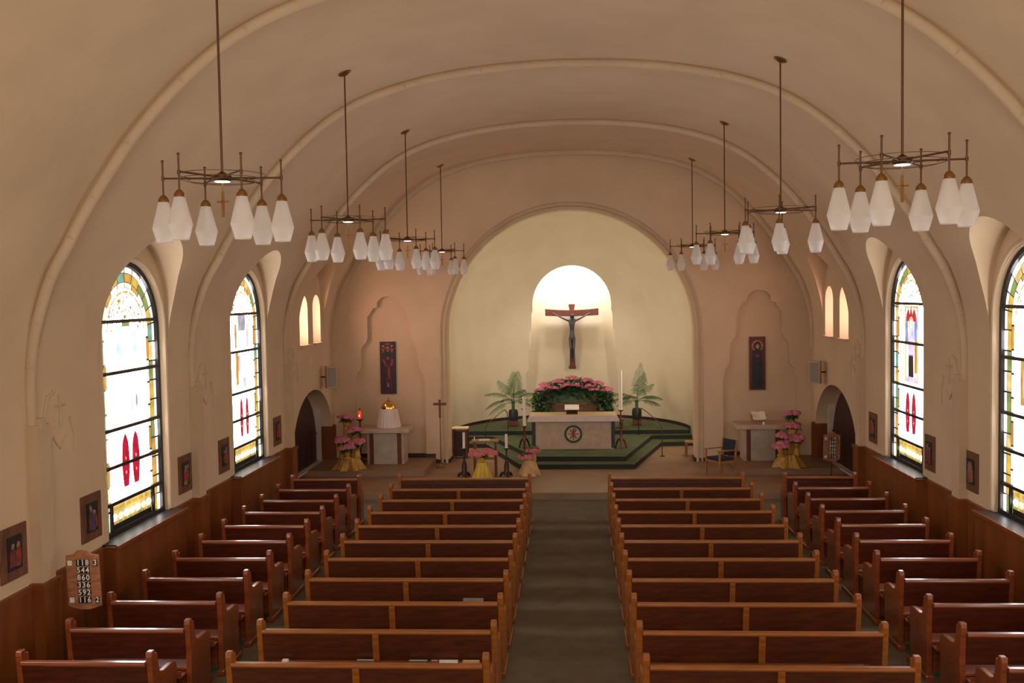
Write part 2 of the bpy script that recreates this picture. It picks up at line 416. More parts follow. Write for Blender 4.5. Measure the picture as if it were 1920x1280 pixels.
for s in (-1, 1):
    for j, y0 in enumerate((10.65, 15.37, 20.55)):
        y = y0 - SH * s * 6.0; m = MB()
        xa, xb = sorted((s * 6.12, s * 5.97)); m.box(xa, xb, y - .11, y + .17, 1.2, 3.06)
        m.box(*sorted((s * 6.12, s * 5.95)), y - .05, y + .05, 3.0, 3.14)
        # small modelled cross and scroll beside the head of the pilaster
        xo = s * (WX - .006)
        for pts, r in (([(xo, y + .62, 3.35), (xo, y + .62, 2.95)], .018), ([(xo, y + .50, 3.22), (xo, y + .74, 3.22)], .016),
                       ([(xo, y + .22, 3.02), (xo, y + .34, 3.34), (xo, y + .50, 3.40)], .02), ([(xo, y + .28, 2.9), (xo, y + .3, 2.5)], .02),
                       ([(xo, y + .85, 3.05), (xo, y + .95, 2.8), (xo, y + .93, 2.6)], .02), ([(xo, y + .45, 2.85), (xo, y + .6, 2.7), (xo, y + .75, 2.85)], .018)):
            m.tube(pts, r, 6)
        struct(m.build('trim_%d' % k, TRIMP, smooth=40)); k += 1
# wainscot
for s, bays, yend in ((-1, BAYL, 21.05), (1, BAYR, 20.85)):
    m = MB(); X = lambda d: s * (WX - d)
    def bx(d0, d1, y0, y1, z0, z1): m.box(*sorted((X(d0), X(d1))), y0, y1, z0, z1)
    bx(-.01, .035, YB, yend, 0, 1.22); bx(-.01, .055, YB, yend, 1.18, 1.245)
    y = YB
    for j in range(int((yend - YB) / .5)): bx(.03, .037, YB + j * .5, YB + j * .5 + .004, 0, 1.18) if j % 3 == 0 else None
    for cy in bays:
        bx(0, .20, cy - 1.17, cy + 1.12, 0, 1.23)
    for y0 in (10.65, 15.37, 20.55):
        yy = y0 - SH * s * 6; bx(0, .17, yy - .16, yy + .2, 0, 1.22); bx(0, .19, yy - .18, yy + .22, 1.18, 1.25)
    struct(m.build('trim_%d' % k, WAIN)); k += 1
    for cy in bays:
        m = MB(); bx(.205, .25, cy - 1.2, cy + 1.15, 1.20, 1.262); bx(-.19, .21, cy - 1.2, cy + 1.15, 1.225, 1.245)
        struct(m.build('trim_%d' % k, WAIN, bevel=.01)); k += 1
    # roll moulding round each window head
    for cy in bays:
        m = MB(); r = 1.03
        pts = [(X(0), cy - r, 1.28)] + [(X(0), cy - r * cos(pi * q / 32), 4.05 + r * sin(pi * q / 32)) for q in range(33)] + [(X(0), cy + r, 1.28)]
        m.tube(pts, .04, 8); struct(m.build('trim_%d' % k, TRIMP, smooth=40)); k += 1

# ------------------------------------------------------------------ stained glass
def window(idx, s, cy, kind):
    root = empty('window_%d' % idx, (s * 6.21, cy, 1.25)); struct(root)
    ins = -s                                    # towards the nave
    names = list(G.keys()); mats = [G[n] for n in names]
    hw, z0, zs = 1.0, .0, 2.78                  # local: (u across, z up), u=+ towards the altar
    m = MB()
    def pc(poly, col, d=.0):
        m.mi = names.index(col); x = ins * d
        pts = [(x, u, z) for u, z in poly]
        a = sum(poly[i][0] * poly[(i + 1) % len(poly)][1] - poly[(i + 1) % len(poly)][0] * poly[i][1] for i in range(len(poly)))
        if (a < 0) != (ins < 0): pts = pts[::-1]
        m.poly(pts)
    def contour(d, t):
        # t 0..1 up one side over the head and down the other
        r = hw - d; Ls = zs - z0; La = pi * hw; T = (2 * Ls + La) * t
        if T < Ls: return (-r, z0 + T)
        if T < Ls + La: w = (T - Ls) / hw; return (-r * cos(w), zs + r * sin(w))
        return (r, z0 + Ls - (T - Ls - La))
    rr = random.Random(idx * 11)
    def strip(d0, d1, n, cols, gap=.003):
        for i in range(n):
            sub = max(1, int(60 / n)); a, b = (i + .04) / n, (i + .96) / n
            ts = [a + (b - a) * q / sub for q in range(sub + 1)]
            pc([contour(d0, t) for t in ts] + [contour(d1, t) for t in ts[::-1]], cols[i % len(cols)] if isinstance(cols, list) else rr.choice(cols))
    strip(.075, .155, 30, ['cream', 'white', 'pale', 'cream'])
    strip(.165, .285, 30, ('yellow', 'green', 'gold', 'teal', 'yellow', 'amber', 'green') if kind != 3 else ('yellow', 'teal', 'green', 'gold', 'green', 'yellow'))
    strip(.295, .365, 26, ['pale', 'jewel', 'amber', 'cream'])
    ri_ = hw - .375
    # inner field, split at the saddle bars
    bars = [.94, 1.45, 2.23, 2.94]
    def field(za, zb, col):
        if za >= zs: return
        pc([(-ri_, za), (ri_, za), (ri_, min(zb, zs)), (-ri_, min(zb, zs))], col)
    for za, zb in ((.46, .94), (.94, 1.45), (1.45, 2.23), (2.23, 2.78)): field(za + .004, zb - .004, 'white')
    pc([(ri_ * cos(pi * q / 24), zs + ri_ * sin(pi * q / 24)) for q in range(25)], 'white')
    # tracery in the head
    for rad, col, w in ((.56, 'yellow', .035), (.42, 'pale', .03), (.30, 'gold' if kind != 4 else 'green', .03)):
        for q in range(9):
            a, b = pi * (q + .06) / 9, pi * (q + .94) / 9
            pc([(rad * cos(a), zs + rad * sin(a)), (rad * cos(b), zs + rad * sin(b)), ((rad + w) * cos(b), zs + (rad + w) * sin(b)), ((rad + w) * cos(a), zs + (rad + w) * sin(a))], col, .004)
    for q in range(26):
        a = pi * (q + .5) / 26 + rr.uniform(-.02, .02); r = rr.choice((.38, .47, .54, .22)); w = rr.uniform(.02, .04)
        pc([(r * cos(a), zs + r * sin(a) - w), (r * cos(a) + w, zs + r * sin(a)), (r * cos(a), zs + r * sin(a) + w), (r * cos(a) - w, zs + r * sin(a))], rr.choice(['green', 'gold', 'yellow', 'grey', 'amber', 'pale']), .0045)
    for q in range(16):
        a = pi * (q + .5) / 16; r = .50
        pc([(r * cos(a) + .022 * cos(w), zs + r * sin(a) + .022 * sin(w)) for w in [2 * pi * e / 6 for e in range(6)]], rr.choice(['grey', 'gold', 'pale', 'green']), .005)
    # paired red lancets
    for u in (-.155, .165):
        L = []
        zb, zt, w = .60, 1.36, .12 if kind != 2 else .09
        for q in range(13): t = q / 12; L.append((u + w * (.62 + .38 * sin(pi * min(1, t * 1.1))) * (1 if t < .86 else max(0, (1 - t) / .14) ** .6), zb + (zt - zb) * t))
        L2 = [(2 * u - a, b) for a, b in L[::-1]]
        pc(L + L2, 'red', .006)
        for zq in (.8, 1.0): pc([(u + .02, zq), (u, zq + .03), (u - .02, zq), (u, zq - .03)], 'gold', .008)
    # bottom panel
    pc([(-.62, .14), (.62, .14), (.62, .40), (-.62, .40)], 'gold')
    for q in range(7):
        u = -.54 + q * .18; pc([(u + .075 * cos(e), .235 + .05 * sin(e)) for e in [2 * pi * w / 10 for w in range(10)]], 'jewel' if q % 2 else 'white', .005)
    for q in range(6): pc([(-.60 + q * .2, .33), (-.44 + q * .2, .33), (-.44 + q * .2, .385), (-.60 + q * .2, .385)], 'yellow', .005)
    for q in range(8): pc([(-.60 + q * .152, .145), (-.47 + q * .152, .145), (-.47 + q * .152, .175), (-.60 + q * .152, .175)], ('amber', 'green')[q % 2], .005)
    def rect(u0, u1, za, zb, col, d=.006): pc([(u0, za), (u1, za), (u1, zb), (u0, zb)], col, d)
    def ell(u, z, a, b, col, d=.006, n=14): pc([(u + a * cos(2 * pi * e / n), z + b * sin(2 * pi * e / n)) for e in range(n)], col, d)
    if kind == 1:
        for u in (-.32, .16): rect(u, u + .17, 2.42, 2.88, 'sky')
        rect(-.14, .10, 2.86, 2.92, 'green'); ell(.1, 1.75, .05, .12, 'sky'); ell(.25, 1.78, .04, .1, 'grey')
        for q in range(10): ell(rr.uniform(-.45, .45), rr.uniform(2.98, 3.25), .03, .03, rr.choice(['sky', 'green', 'gold', 'pink']))
    if kind == 2:
        rect(-.22, .20, 2.62, 2.92, 'grey'); rect(-.40, -.24, 1.6, 2.2, 'amber'); rect(-.42, -.3, 2.3, 2.75, 'amber'); rect(.24, .36, 2.3, 2.75, 'pink')
        pc([(-.02, 1.68), (.26, 1.72), (.30, 2.0), (.22, 2.19), (.0, 2.19), (-.10, 1.95)], 'blue'); ell(.08, 1.62, .1, .1, 'lilac'); rect(-.24, -.12, 1.85, 2.15, 'pink')
    if kind == 3:
        rect(-.42, -.12, 1.62, 2.1, 'brown'); ell(-.3, 2.5, .1, .2, 'lilac'); ell(.2, 1.9, .16, .3, 'pink')
        rect(-.5, -.44, 1.5, 2.9, 'gold'); rect(.3, .42, 1.6, 2.2, 'amber')
    if kind == 4:
        rect(-.36, .34, 1.52, 2.9, 'gold', .003); rect(-.30, .28, 1.56, 2.86, 'pale', .004)
        rect(-.30, -.18, 1.7, 2.3, 'amber', .005); rect(-.30, -.16, 2.3, 2.7, 'blue', .005); rect(.16, .28, 2.25, 2.7, 'blue', .005)
        pc([(-.26, 2.62), (.24, 2.62), (.24, 2.74), (.13, 2.86), (.06, 2.74), (0, 2.92), (-.07, 2.74), (-.14, 2.86), (-.26, 2.74)], 'red', .007)
        ell(-.01, 2.58, .12, .13, 'gold', .008); ell(-.01, 2.57, .07, .085, 'pale', .009)
        pc([(-.15, 2.0), (.13, 2.0), (.17, 2.35), (.09, 2.48), (-.1, 2.48), (-.18, 2.35)], 'lilac', .008)
        pc([(-.14, 1.62), (.12, 1.62), (.12, 2.02), (-.12, 2.02)], 'dark', .008); rect(-.28, .26, 1.53, 1.62, 'lilac', .008)
    gl = m.build('stained_glass', mats, root)
    # leading behind the panes, iron frame and bars
    pl = [(0 + ins * -.012, u, z) for u, z in [(-hw, z0), (hw, z0)] + [(hw * cos(pi * q / 28), zs + hw * sin(pi * q / 28)) for q in range(29)]]
    MB().poly(pl if ins > 0 else pl[::-1]).build('leading', IRON, root)
    m = MB(); n = 60
    A = [contour(0, q / n) for q in range(n + 1)]; B = [contour(.07, q / n) for q in range(n + 1)]
    for q in range(n):
        for (a0, b0, b1, a1) in ((A[q], B[q], B[q + 1], A[q + 1]),):
            x0, x1 = ins * -.02, ins * .045
            m.add([(x1, *a0), (x1, *b0), (x1, *b1), (x1, *a1), (x0, *b0), (x0, *b1)], [(0, 1, 2, 3), (1, 4, 5, 2)])
    m.box(*sorted((ins * -.02, ins * .05)), -hw, hw, -.01, .07)
    m.build('window_frame', IRON, root)
    for z in bars + [.44]: 
        MB().box(*sorted((ins * -.01, ins * .04)), -hw + .02, hw - .02, z - .024, z + .024).build('saddle_bar', IRON, root)
    for u in (-.66, .66): MB().box(*sorted((ins * -.01, ins * .035)), u - .022, u + .022, .05, .44).build('mullion', IRON, root)
    MB().box(*sorted((ins * .045, ins * .12)), -hw + .01, hw - .01, -.004, .010).build('ledge', SLATE, root)
    MB().box(*sorted((ins * .115, ins * .315)), -1.14, 1.10, -.004, .010).build('ledge', SLATE, root)
window(1, -1, BAYL[0], 1); window(2, -1, BAYL[1], 2); window(3, 1, BAYR[0], 3); window(4, 1, BAYR[1], 4)
i = 5
for s, tw in ((-1, TWL), (1, TWR)):
    for ty in tw:
        root = struct(empty('window_%d' % i, (s * 6.42, ty, 3.38)))
        m = MB(); pl = [(0, u, z) for u, z in arch(0, .345, .01, .82, 16)]
        m.poly(pl if s < 0 else pl[::-1]).build('pane', PINKWIN[s > 0], root)
        MB().box(*sorted((0, -s * .40)), -.36, .36, -.03, .005).build('window_sill', TRIMP, root); i += 1

# ------------------------------------------------------------------ side doors in their arched recesses
for i, (s, dc) in enumerate(((-1, DOORL), (1, DOORR))):
    root = struct(empty('door_%d' % (i + 1), (s * 6.52, dc, .0)))
    m = MB(); m.prism(arch(-.15, 1.64, .3, .85, 28, 1.40), 'x', 0, -s * .06)
    m.build('door_leaf', DOORW, root)
    m = MB()
    for q in range(6): m.box(*sorted((-s * .06, -s * .066)), -1.5 + q * .5, -1.49 + q * .5, .3, 1.1)
    m.build('plank_groove', BLACK, root)
    MB().box(*sorted((-s * .0, -s * .16)), 1.50, 1.62, .15, 1.75).build('door_jamb', RUNNER, root)
    MB().box(*sorted((-s * .06, -s * .2)), -1.75, 1.5, .27, .31).build('threshold', RUNNER, root)
    MB().tube([(-s * .06, 1.3, 1.05), (-s * .13, 1.3, 1.05), (-s * .13, 1.2, 1.05)], .015, 8).build('door_handle', DBRASS, root)
    m = MB(); m.box(*sorted((s * 6.40, s * 6.02)), dc + 1.775, dc + 1.81, .3, 1.2)
    struct(m.build('trim_%d' % k, WAIN)); k += 1

# ------------------------------------------------------------------ pews
def end_panel_poly():
    P = [(-.10, 0), (-.115, .25), (-.10, .60), (-.135, .95), (-.125, 1.0), (-.05, 1.0), (-.045, .965), (.0, .955), (.01, .90), (.03, .80), (.06, .735),
         (.14, .715), (.36, .715), (.43, .70), (.465, .66), (.47, .60), (.45, .50), (.45, .12), (.47, 0)]
    return [(y + .09, z) for y, z in P]
EPP = end_panel_poly()
def make_pew(L, wood, name, stiles):
    root = empty(name)
    for x in (-L / 2, L / 2):
        e = MB(); e.prism(EPP, 'x', x - .032, x + .032); eo = e.build('end_panel', wood, root, bevel=.010)
        f = MB(); f.box(x - .048, x + .048, -.05, .60, 0, .075); f.build('foot', wood, eo, bevel=.012)
    a, b = -L / 2 + .03, L / 2 - .03
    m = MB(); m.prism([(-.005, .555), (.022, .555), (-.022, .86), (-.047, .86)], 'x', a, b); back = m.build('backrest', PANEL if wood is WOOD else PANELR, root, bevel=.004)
    m = MB(); m.prism([(-.075, .875), (-.068, .905), (-.01, .905), (-.0, .875), (-.012, .855), (-.062, .855)], 'x', a, b); m.build('top_rail', wood, back, bevel=.006)
    for st in stiles:
        m = MB(); x = a + (b - a) * st; m.prism([(-.028, .54), (-.0, .54), (-.045, .86), (-.07, .86)], 'x', x - .035, x + .035); m.build('back_stile', wood, back, bevel=.004)
    MB().box(a, b, .02, .46, .42, .46).build('seat', wood, root, bevel=.01)
    r = MB(); r.box(a, b, -.15, .01, .40, .415); r.box(a, b, -.155, -.14, .40, .475); r.build('book_rack', wood, root)
    MB().box(a + .03, b - .03, .04, .07, .10, .42).build('seat_support', wood, root)
    kn = MB(); kn.box(a + .08, b - .08, -.30, -.16, .10, .17); ko = kn.build('kneeler', NAVY, root, bevel=.02)
    for x in (a + .2, b - .2): MB().box(x - .02, x + .02, -.26, -.20, .0, .10).build('kneeler_leg', wood, ko)
    return root
def make_front(L, wood, name, n):
    root = empty(name)
    for x in (-L / 2, L / 2):
        e = MB(); e.prism([(-.06, 0), (-.06, .96), (-.04, 1.0), (.04, 1.0), (.06, .96), (.06, .75), (.16, .70), (.2, .62), (.2, 0)], 'x', x - .032, x + .032); eo = e.build('end_panel', wood, root, bevel=.01)
        MB().box(x - .048, x + .048, -.1, .25, 0, .075).build('foot', wood, eo, bevel=.012)
    a, b = -L / 2 + .03, L / 2 - .03
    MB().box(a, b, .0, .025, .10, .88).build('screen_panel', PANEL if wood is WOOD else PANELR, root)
    MB().box(a, b, -.07, .06, .88, .91).build('top_rail', wood, root, bevel=.006)
    f = MB()
    for q in range(n + 1): x = a + (b - a) * q / n; f.box(max(a, x - .035), min(b, x + .035), -.018, .0, .12, .88)
    f.box(a, b, -.02, .0, .78, .88); f.box(a, b, -.02, .0, .10, .22)
    f.build('panel_frame', PANEL if wood is WOOD else PANELR, root, bevel=.004)
    MB().box(a, b, -.18, -.01, .55, .57).build('book_ledge', wood, root)
    return root
Y0, DY = 18.77 - .0, .95
rows_txt = ['front', 'second', 'third', 'fourth', 'fifth', 'sixth', 'seventh', 'eighth', 'ninth', 'tenth', 'eleventh']
blocks = [('pew', 'left', 'centre', -.745, -3.284, WOOD), ('pew', 'right', 'centre', .804, 3.34, WOOD),
          ('pew', 'left', 'side', -4.088, -5.42, WOODR), ('pew', 'right', 'side', 4.13, 5.44, WOODR)]
for nm, side, kind, xa, xb, wood in blocks:
    L = abs(xb - xa) ; xc = (xa + xb) / 2
    lab = ('chestnut-brown wooden pew just %s of the centre aisle' % side) if kind == 'centre' else ('short red-brown wooden pew along the %s wall' % side)
    grp = '%s block of %s pews' % (side, kind)
    fr = make_front(L, wood, 'pew_front_screen', 4 if kind == 'centre' else 3)
    fr.location = (xc, Y0, 0)
    tag(fr, 'panelled wooden kneeling screen before the %s %s pews' % (side, 'centre' if kind == 'centre' else 'wall'), 'pew screen', 'panelled pew fronts')
    proto = make_pew(L, wood, 'pew', (.5,) if kind == 'centre' else ())
    for r in range(1, 11):
        o = proto if r == 1 else copy_tree(proto)
        o.location = (xc, Y0 - r * DY + .0, 0)
        tag(o, lab + ', %s row from the altar' % rows_txt[r - 1 + 1], 'pew', grp)

# books in the racks
def book(x, y, z, w, h, t, cover, label, lean=.18, flat=False):
    root = empty('hymnal', (x, y, z))
    if flat:
        MB().box(-w / 2, w / 2, -h / 2, h / 2, 0, t).build('cover', cover, root, bevel=.003)
        MB().box(-w / 2 + .006, w / 2 - .004, -h / 2 - .003, h / 2 - .006, .004, t - .004).build('pages', PAPER, root)
        tag(root, label, 'book'); return root
    c = MB(); c.box(-w / 2, w / 2, -t / 2, -t / 2 + .005, 0, h); c.box(-w / 2, w / 2, t / 2 - .005, t / 2, 0, h); c.box(-w / 2, -w / 2 + .005, -t / 2, t / 2, 0, h); c.build('cover', cover, root)
    MB().box(-w / 2 + .005, w / 2 - .004, -t / 2 + .005, t / 2 - .005, .004, h - .003).build('pages', PAPER, root)
    root.rotation_euler = (-lean, 0, 0); tag(root, label, 'book'); return root
yb = Y0 - 9 * DY
for x, w, cv, lab in ((-2.13, .19, HYM, 'hymnal just left of the stile'), (-1.56, .2, HYM, 'pale-topped hymnal right of the stile'), (-1.38, .085, BRNM, 'narrow red-brown booklet'),
                      (-1.23, .2, WHITE, 'white-covered hymnal, widest'), (-.99, .18, CREAMCL, 'tan hymnal nearest the aisle'), (-3.0, .06, WHITE, 'tiny white card nearest the outer end')):
    book(x, yb - .075, .416, w, .17, .045, cv, lab + ' in the tenth-row rack, left centre block', .08)
for x, r, lab in ((-1.16, 7, 'thin green folder in the eighth-row rack, left of the aisle'), (-1.15, 4, 'thin green folder in the fifth-row rack, left of the aisle'), (1.94, 5, 'thin green folder in the sixth-row rack, right of the aisle')):
    book(x, Y0 - r * DY - .07, .416, .26 if r == 7 else .34, .24, .02, HYM2, lab, .10)

# ------------------------------------------------------------------ chandeliers
def make_chandelier():
    root = empty('chandelier')
    MB().lathe([(.095, .0), (.095, -.012), (.06, -.03), (.015, -.045)], 24).build('canopy', BRASS, root, smooth=40)
    MB().lathe([(.011, 0), (.011, 1)], 10).build('suspension_rod', DBRASS, root, smooth=60)
    hub = MB().lathe([(.015, .06), (.05, .035), (.085, .02), (.09, -.01), (.07, -.03)], 24).build('hub', DBRASS, root, smooth=40)
    MB().lathe([(.0005, -.034), (.068, -.034), (.068, -.03), (.0005, -.03)], 24).build('downlight', LAMP, hub, smooth=40)
    for z, rad in ((.028, .39), (-.012, .37), (-.03, .30)):
        MB().tube([(rad * cos(2 * pi * q / 40), rad * sin(2 * pi * q / 40), z) for q in range(40)], .0032, 6, closed=True).build('wire_ring', DBRASS, root, smooth=60)
    r = .535
    for kx in range(3):
        a = kx * pi / 3; MB().tube([(-r * cos(a), -r * sin(a), .006 * kx), (r * cos(a), r * sin(a), .006 * kx)], .009, 8).build('cross_bar', DBRASS, root, smooth=60)
    for kx in range(6):
        a = kx * pi / 3; px, py = r * cos(a), r * sin(a)
        ar = MB(); ar.tube([(px, py, .15), (px, py, -.19)], .0085, 8); ar.lathe([(.013, .15), (.015, .16), (.008, .168)], 10, (px, py, 0)); ar.lathe([(.014, -.02), (.014, .02)], 10, (px, py, 0))
        arm = ar.build('arm_rod', DBRASS, root, smooth=50)
        MB().lathe([(.012, -.15), (.022, -.155), (.045, -.185), (.050, -.215), (.042, -.215)], 18, (px, py, 0), cap1=False).build('collar', BRASS, arm, smooth=40)
        n = 20
        MB().lathe([(.046, -.21), (.060, -.27), (.083, -.36), (.104, -.445), (.106, -.455), (.103, -.467), (.086, -.53), (.070, -.585), (.066, -.588), (.066, -.58)], n, (px, py, 0), cap0=False, cap1=False).build('glass_shade', SHADE, arm, smooth=24)
    c = MB(); c.tube([(0, 0, -.03), (0, 0, -.16)], .004, 6); c.box(-.012, .012, -.006, .006, -.36, -.12); c.box(-.055, .055, -.006, .006, -.225, -.207)
    c.build('pendant_cross', BRASS, root)
    return root
k8 = .86; hz = 4.463 + 1.2996 * k8; cx8 = 3.552 * k8
def vault_z(x):
    x = abs(x)
    A = catmull(Vh, 6)
    for (xa, za), (xb, zb) in zip(A, A[1:]):
        if xb <= x <= xa and xa > xb: return za + (zb - za) * (xa - x) / (xa - xb)
    return 8.2
proto = make_chandelier(); first = True
rot = {(-1, 0): 7.4, (-1, 1): .5, (-1, 2): -2.9, (-1, 3): 12.6, (1, 0): -5.7, (1, 1): 16.2, (1, 2): -8.7, (1, 3): -6.9}
pos_txt = ['nearest the camera', 'second from the camera', 'third from the camera', 'farthest, nearest the altar wall']
for s in (-1, 1):
    for j in range(4):
        o = proto if first else copy_tree(proto); first = False
        y = 10.279 * k8 + 5.847 * k8 * j
        o.location = (s * cx8, y, hz); top = vault_z(cx8) - hz
        for ch in o.children:
            if ch.name.startswith('canopy'):
                ch.location = (0, 0, top - .005); ch.rotation_euler = (0, s * .43, 0)
            if ch.name.startswith('suspension'): ch.location = (0, 0, .05); ch.scale = (1, 1, top - .06)
        a = math.radians(rot[(s, j)])
        o.rotation_euler = (0, 0, a)
        for ch in o.children:
            if ch.name.startswith('canopy'):
                ch.rotation_euler = (Matrix.Rotation(-a, 3, 'Z') @ Matrix.Rotation(s * .43, 3, 'Y')).to_euler()
            if ch.name.startswith('pendant'): ch.rotation_euler = (0, 0, -a)
        tag(o, 'six-shade brass chandelier on the %s, %s' % ('left' if s < 0 else 'right', pos_txt[j]), 'chandelier', 'frosted glass chandeliers')

# ------------------------------------------------------------------ stations of the cross
def station(s, y, idx, label):
    root = empty('wall_picture', (s * WX, y, 1.70)); d = -s
    f = MB(); w, h = .255, .30
    f.box(*sorted((0, d * .022)), -w, w, -h, h); f.build('backboard', FRAMEW, root, bevel=.006)
    p = MB(); rr = random.Random(idx * 5 + 2)
    p.box(*sorted((d * .02, d * .030)), -.14, .14, -.19, .19); p.build('picture_ground', BLACK, root)
    cols = [(.35, .03, .03), (.06, .07, .13), (.42, .22, .06), (.30, .20, .15), (.14, .04, .03), (.32, .12, .05)]
    fig = MB(); ms = []
    for q in range(4 + rr.randint(0, 1)):
        u = rr.uniform(-.07, .07); zb = rr.uniform(-.17, -.1); zt = rr.uniform(.02, .11); wd = rr.uniform(.03, .055); mi = rr.randint(0, 5) if q else 0
        fig.mi = mi; x = d * (.032 + .002 * q)
        pts = [(u - wd, zb), (u + wd, zb), (u + wd * .9, zt * .3), (u + wd * .5, zt), (u - wd * .5, zt), (u - wd * .9, zt * .2)]
        fig.prism(pts, 'x', *sorted((d * .03, x + d * .004)))
        fig.mi = 3; fig.prism([(u + .022 * cos(e), zt + .03 + .026 * sin(e)) for e in [2 * pi * w / 10 for w in range(10)]], 'x', *sorted((d * .03, x + d * .005)))
    fig.build('relief_figures', [MATS.get('st%d' % i) or mat('st%d' % i, c, .5, noise=.4, nscale=14) for i, c in enumerate(cols)], root)
    tag(root, label, 'picture', 'small framed pictures along the side walls')
for q, (s, y, lab) in enumerate([(-1, 10.33, 'wood-framed picture on left wall nearest the camera, cut by the frame'), (-1, 12.08, 'wood-framed picture on left wall just before the near window'),
        (-1, 15.13, 'wood-framed picture on left wall just past the near window'), (-1, 16.88, 'wood-framed picture on left wall just before the far window'),
        (-1, 20.02, 'wood-framed picture on left wall just past the far window'), (1, 14.95, 'wood-framed picture on right wall just past the near window'),
        (1, 16.68, 'wood-framed picture on right wall just before the far window'), (1, 19.77, 'wood-framed picture on right wall just past the far window')]):
    station(s, y, q, lab)

# ------------------------------------------------------------------ hymn boards
def digits(txt, size):
    cu = bpy.data.curves.new('digit', 'FONT'); cu.body = txt; cu.size = size; cu.extrude = .0015; cu.align_x = 'CENTER'; cu.align_y = 'CENTER'; cu.offset = .0016
    o = bpy.data.objects.new('digit', cu); COL.objects.link(o)
    dg = bpy.context.evaluated_depsgraph_get(); dg.update()
    me = bpy.data.meshes.new_from_object(o.evaluated_get(dg)); bpy.data.objects.remove(o, do_unlink=True)
    me.materials.clear(); me.materials.append(WHITE); return me
dig = {}
def hymn_board(loc, rz, tilt, h0, label, sc_=1.0):
    root = empty('hymn_board', loc, rz); root.scale = (sc_,) * 3
    W, H = .205, .30
    P = [(-W, -H), (-W * .55, -H - .03), (-.05, -H - .045), (.05, -H - .045), (W * .55, -H - .03), (W, -H), (W, H), (W * .6, H + .01), (.10, H + .02), (.06, H + .055), (0, H + .065), (-.06, H + .055), (-.10, H + .02), (-W * .6, H + .01), (-W, H)]
    bd = MB().prism(P, 'y', -.012, .012).build('board', PAINTW, root, bevel=.004, loc=(0, 0, h0), rot=(0, tilt, 0))
    rl = MB()
    for q in range(7): rl.box(-W + .01, W - .01, -.022, -.012, H - .045 - q * .088 - .006, H - .045 - q * .088 + .006)
    rl.build('card_rail', PAINTW, bd)
    rows = ['118', '544', '860', '336', '592', '116']
    for q, t in enumerate(rows):
        z = H - .089 - q * .088
        items = [(-.055 + .055 * i + .01, ch) for i, ch in enumerate(t)]
        if q == 0: items.append((.165, '3'))
        if q == 5: items.append((.165, '2'))
        for x, ch in items:
            cd = MB().box(x - .026, x + .026, -.019, -.014, z - .038, z + .038).build('number_card', BLACK, bd)
            if ch not in dig: dig[ch] = digits(ch, .088)
            d = bpy.data.objects.new('numeral', dig[ch]); COL.objects.link(d); d.parent = cd; d.location = (x, -.0205, z); d.rotation_euler = (pi / 2, 0, 0)
        if q in (0, 5): MB().box(-.18, -.125, -.019, -.014, z - .03, z + .03).build('blank_card', WHITE, bd)
    st = MB(); st.tube([(0, .02, .05), (0, .02, h0 + .1)], .014, 8); st.build('pole', DKWOOD, root, smooth=50)
    MB().lathe([(.14, 0), (.14, .015), (.03, .04), (.016, .06)], 20, (0, .02, 0)).build('base', DKWOOD, root, smooth=40)
    return tag(root, label, 'hymn board', 'numbered hymn boards')
hymn_board((-5.64, 10.98, 0), -.05, -.03, 1.20, 'wooden hymn number board by the left wall near the camera')
hymn_board((5.86, 22.0, .15), .1, .02, .88, 'wooden hymn number board before the right-hand side door', .92)

# ------------------------------------------------------------------ wall speakers
def speaker(s, y, label):
    root = empty('wall_mounted_loudspeaker', (s * (WX - .30), y, 2.52), s * -math.radians(28))
    MB().box(-.13, .13, -.0, .20, -.27, .27).build('cabinet', SPCAB, root, bevel=.008)
    MB().box(-.098, .098, -.012, .0, -.235, .235).build('grille', GREYSP, root)
    MB().tube([(0, .10, 0), (s * .85 * .33, .10 + .47 * .33, 0)], .02, 8).build('bracket', DBRASS, root)
    tag(root, label, 'loudspeaker')
speaker(-1, 23.6, 'grey-fronted loudspeaker on the left wall above the side door')
speaker(1, 23.35, 'grey-fronted loudspeaker on the right wall above the side door')
o = MB().box(5.99, 6.06, 19.27, 19.36, .86, 1.05).build('wall_fitting', WHITE, bevel=.01); tag(o, 'small white fitting on the right wainscot near the front pews', 'wall fitting')

# ------------------------------------------------------------------ crucifix
root = empty('crucifix', (.10, 31.80, 3.0))
m = MB(); m.prism([(-.115, -.97), (-.125, -.90), (-.095, -.86), (-.07, .0), (-.065, .75), (-.085, 1.02), (-.105, 1.08), (-.10, 1.14), (.10, 1.14), (.105, 1.08), (.085, 1.02), (.065, .75), (.07, 0), (.095, -.86), (.125, -.90), (.115, -.97)], 'y', -.07, .06)
m.build('upright', REDWOOD, root, bevel=.01)
m = MB(); N = 12; top = []; bot = []
for q in range(N + 1):
    x = -.865 + 1.73 * q / N; c_ = (x / .865) ** 2 * .05; top.append((x, .855 + .09 + c_ * 1.0 + .0)); bot.append((x, .855 - .09 + c_ * .5 - .02))
m.prism(bot + top[::-1], 'y', -.10, .03); m.build('crossbeam', REDWOOD, root, bevel=.01)
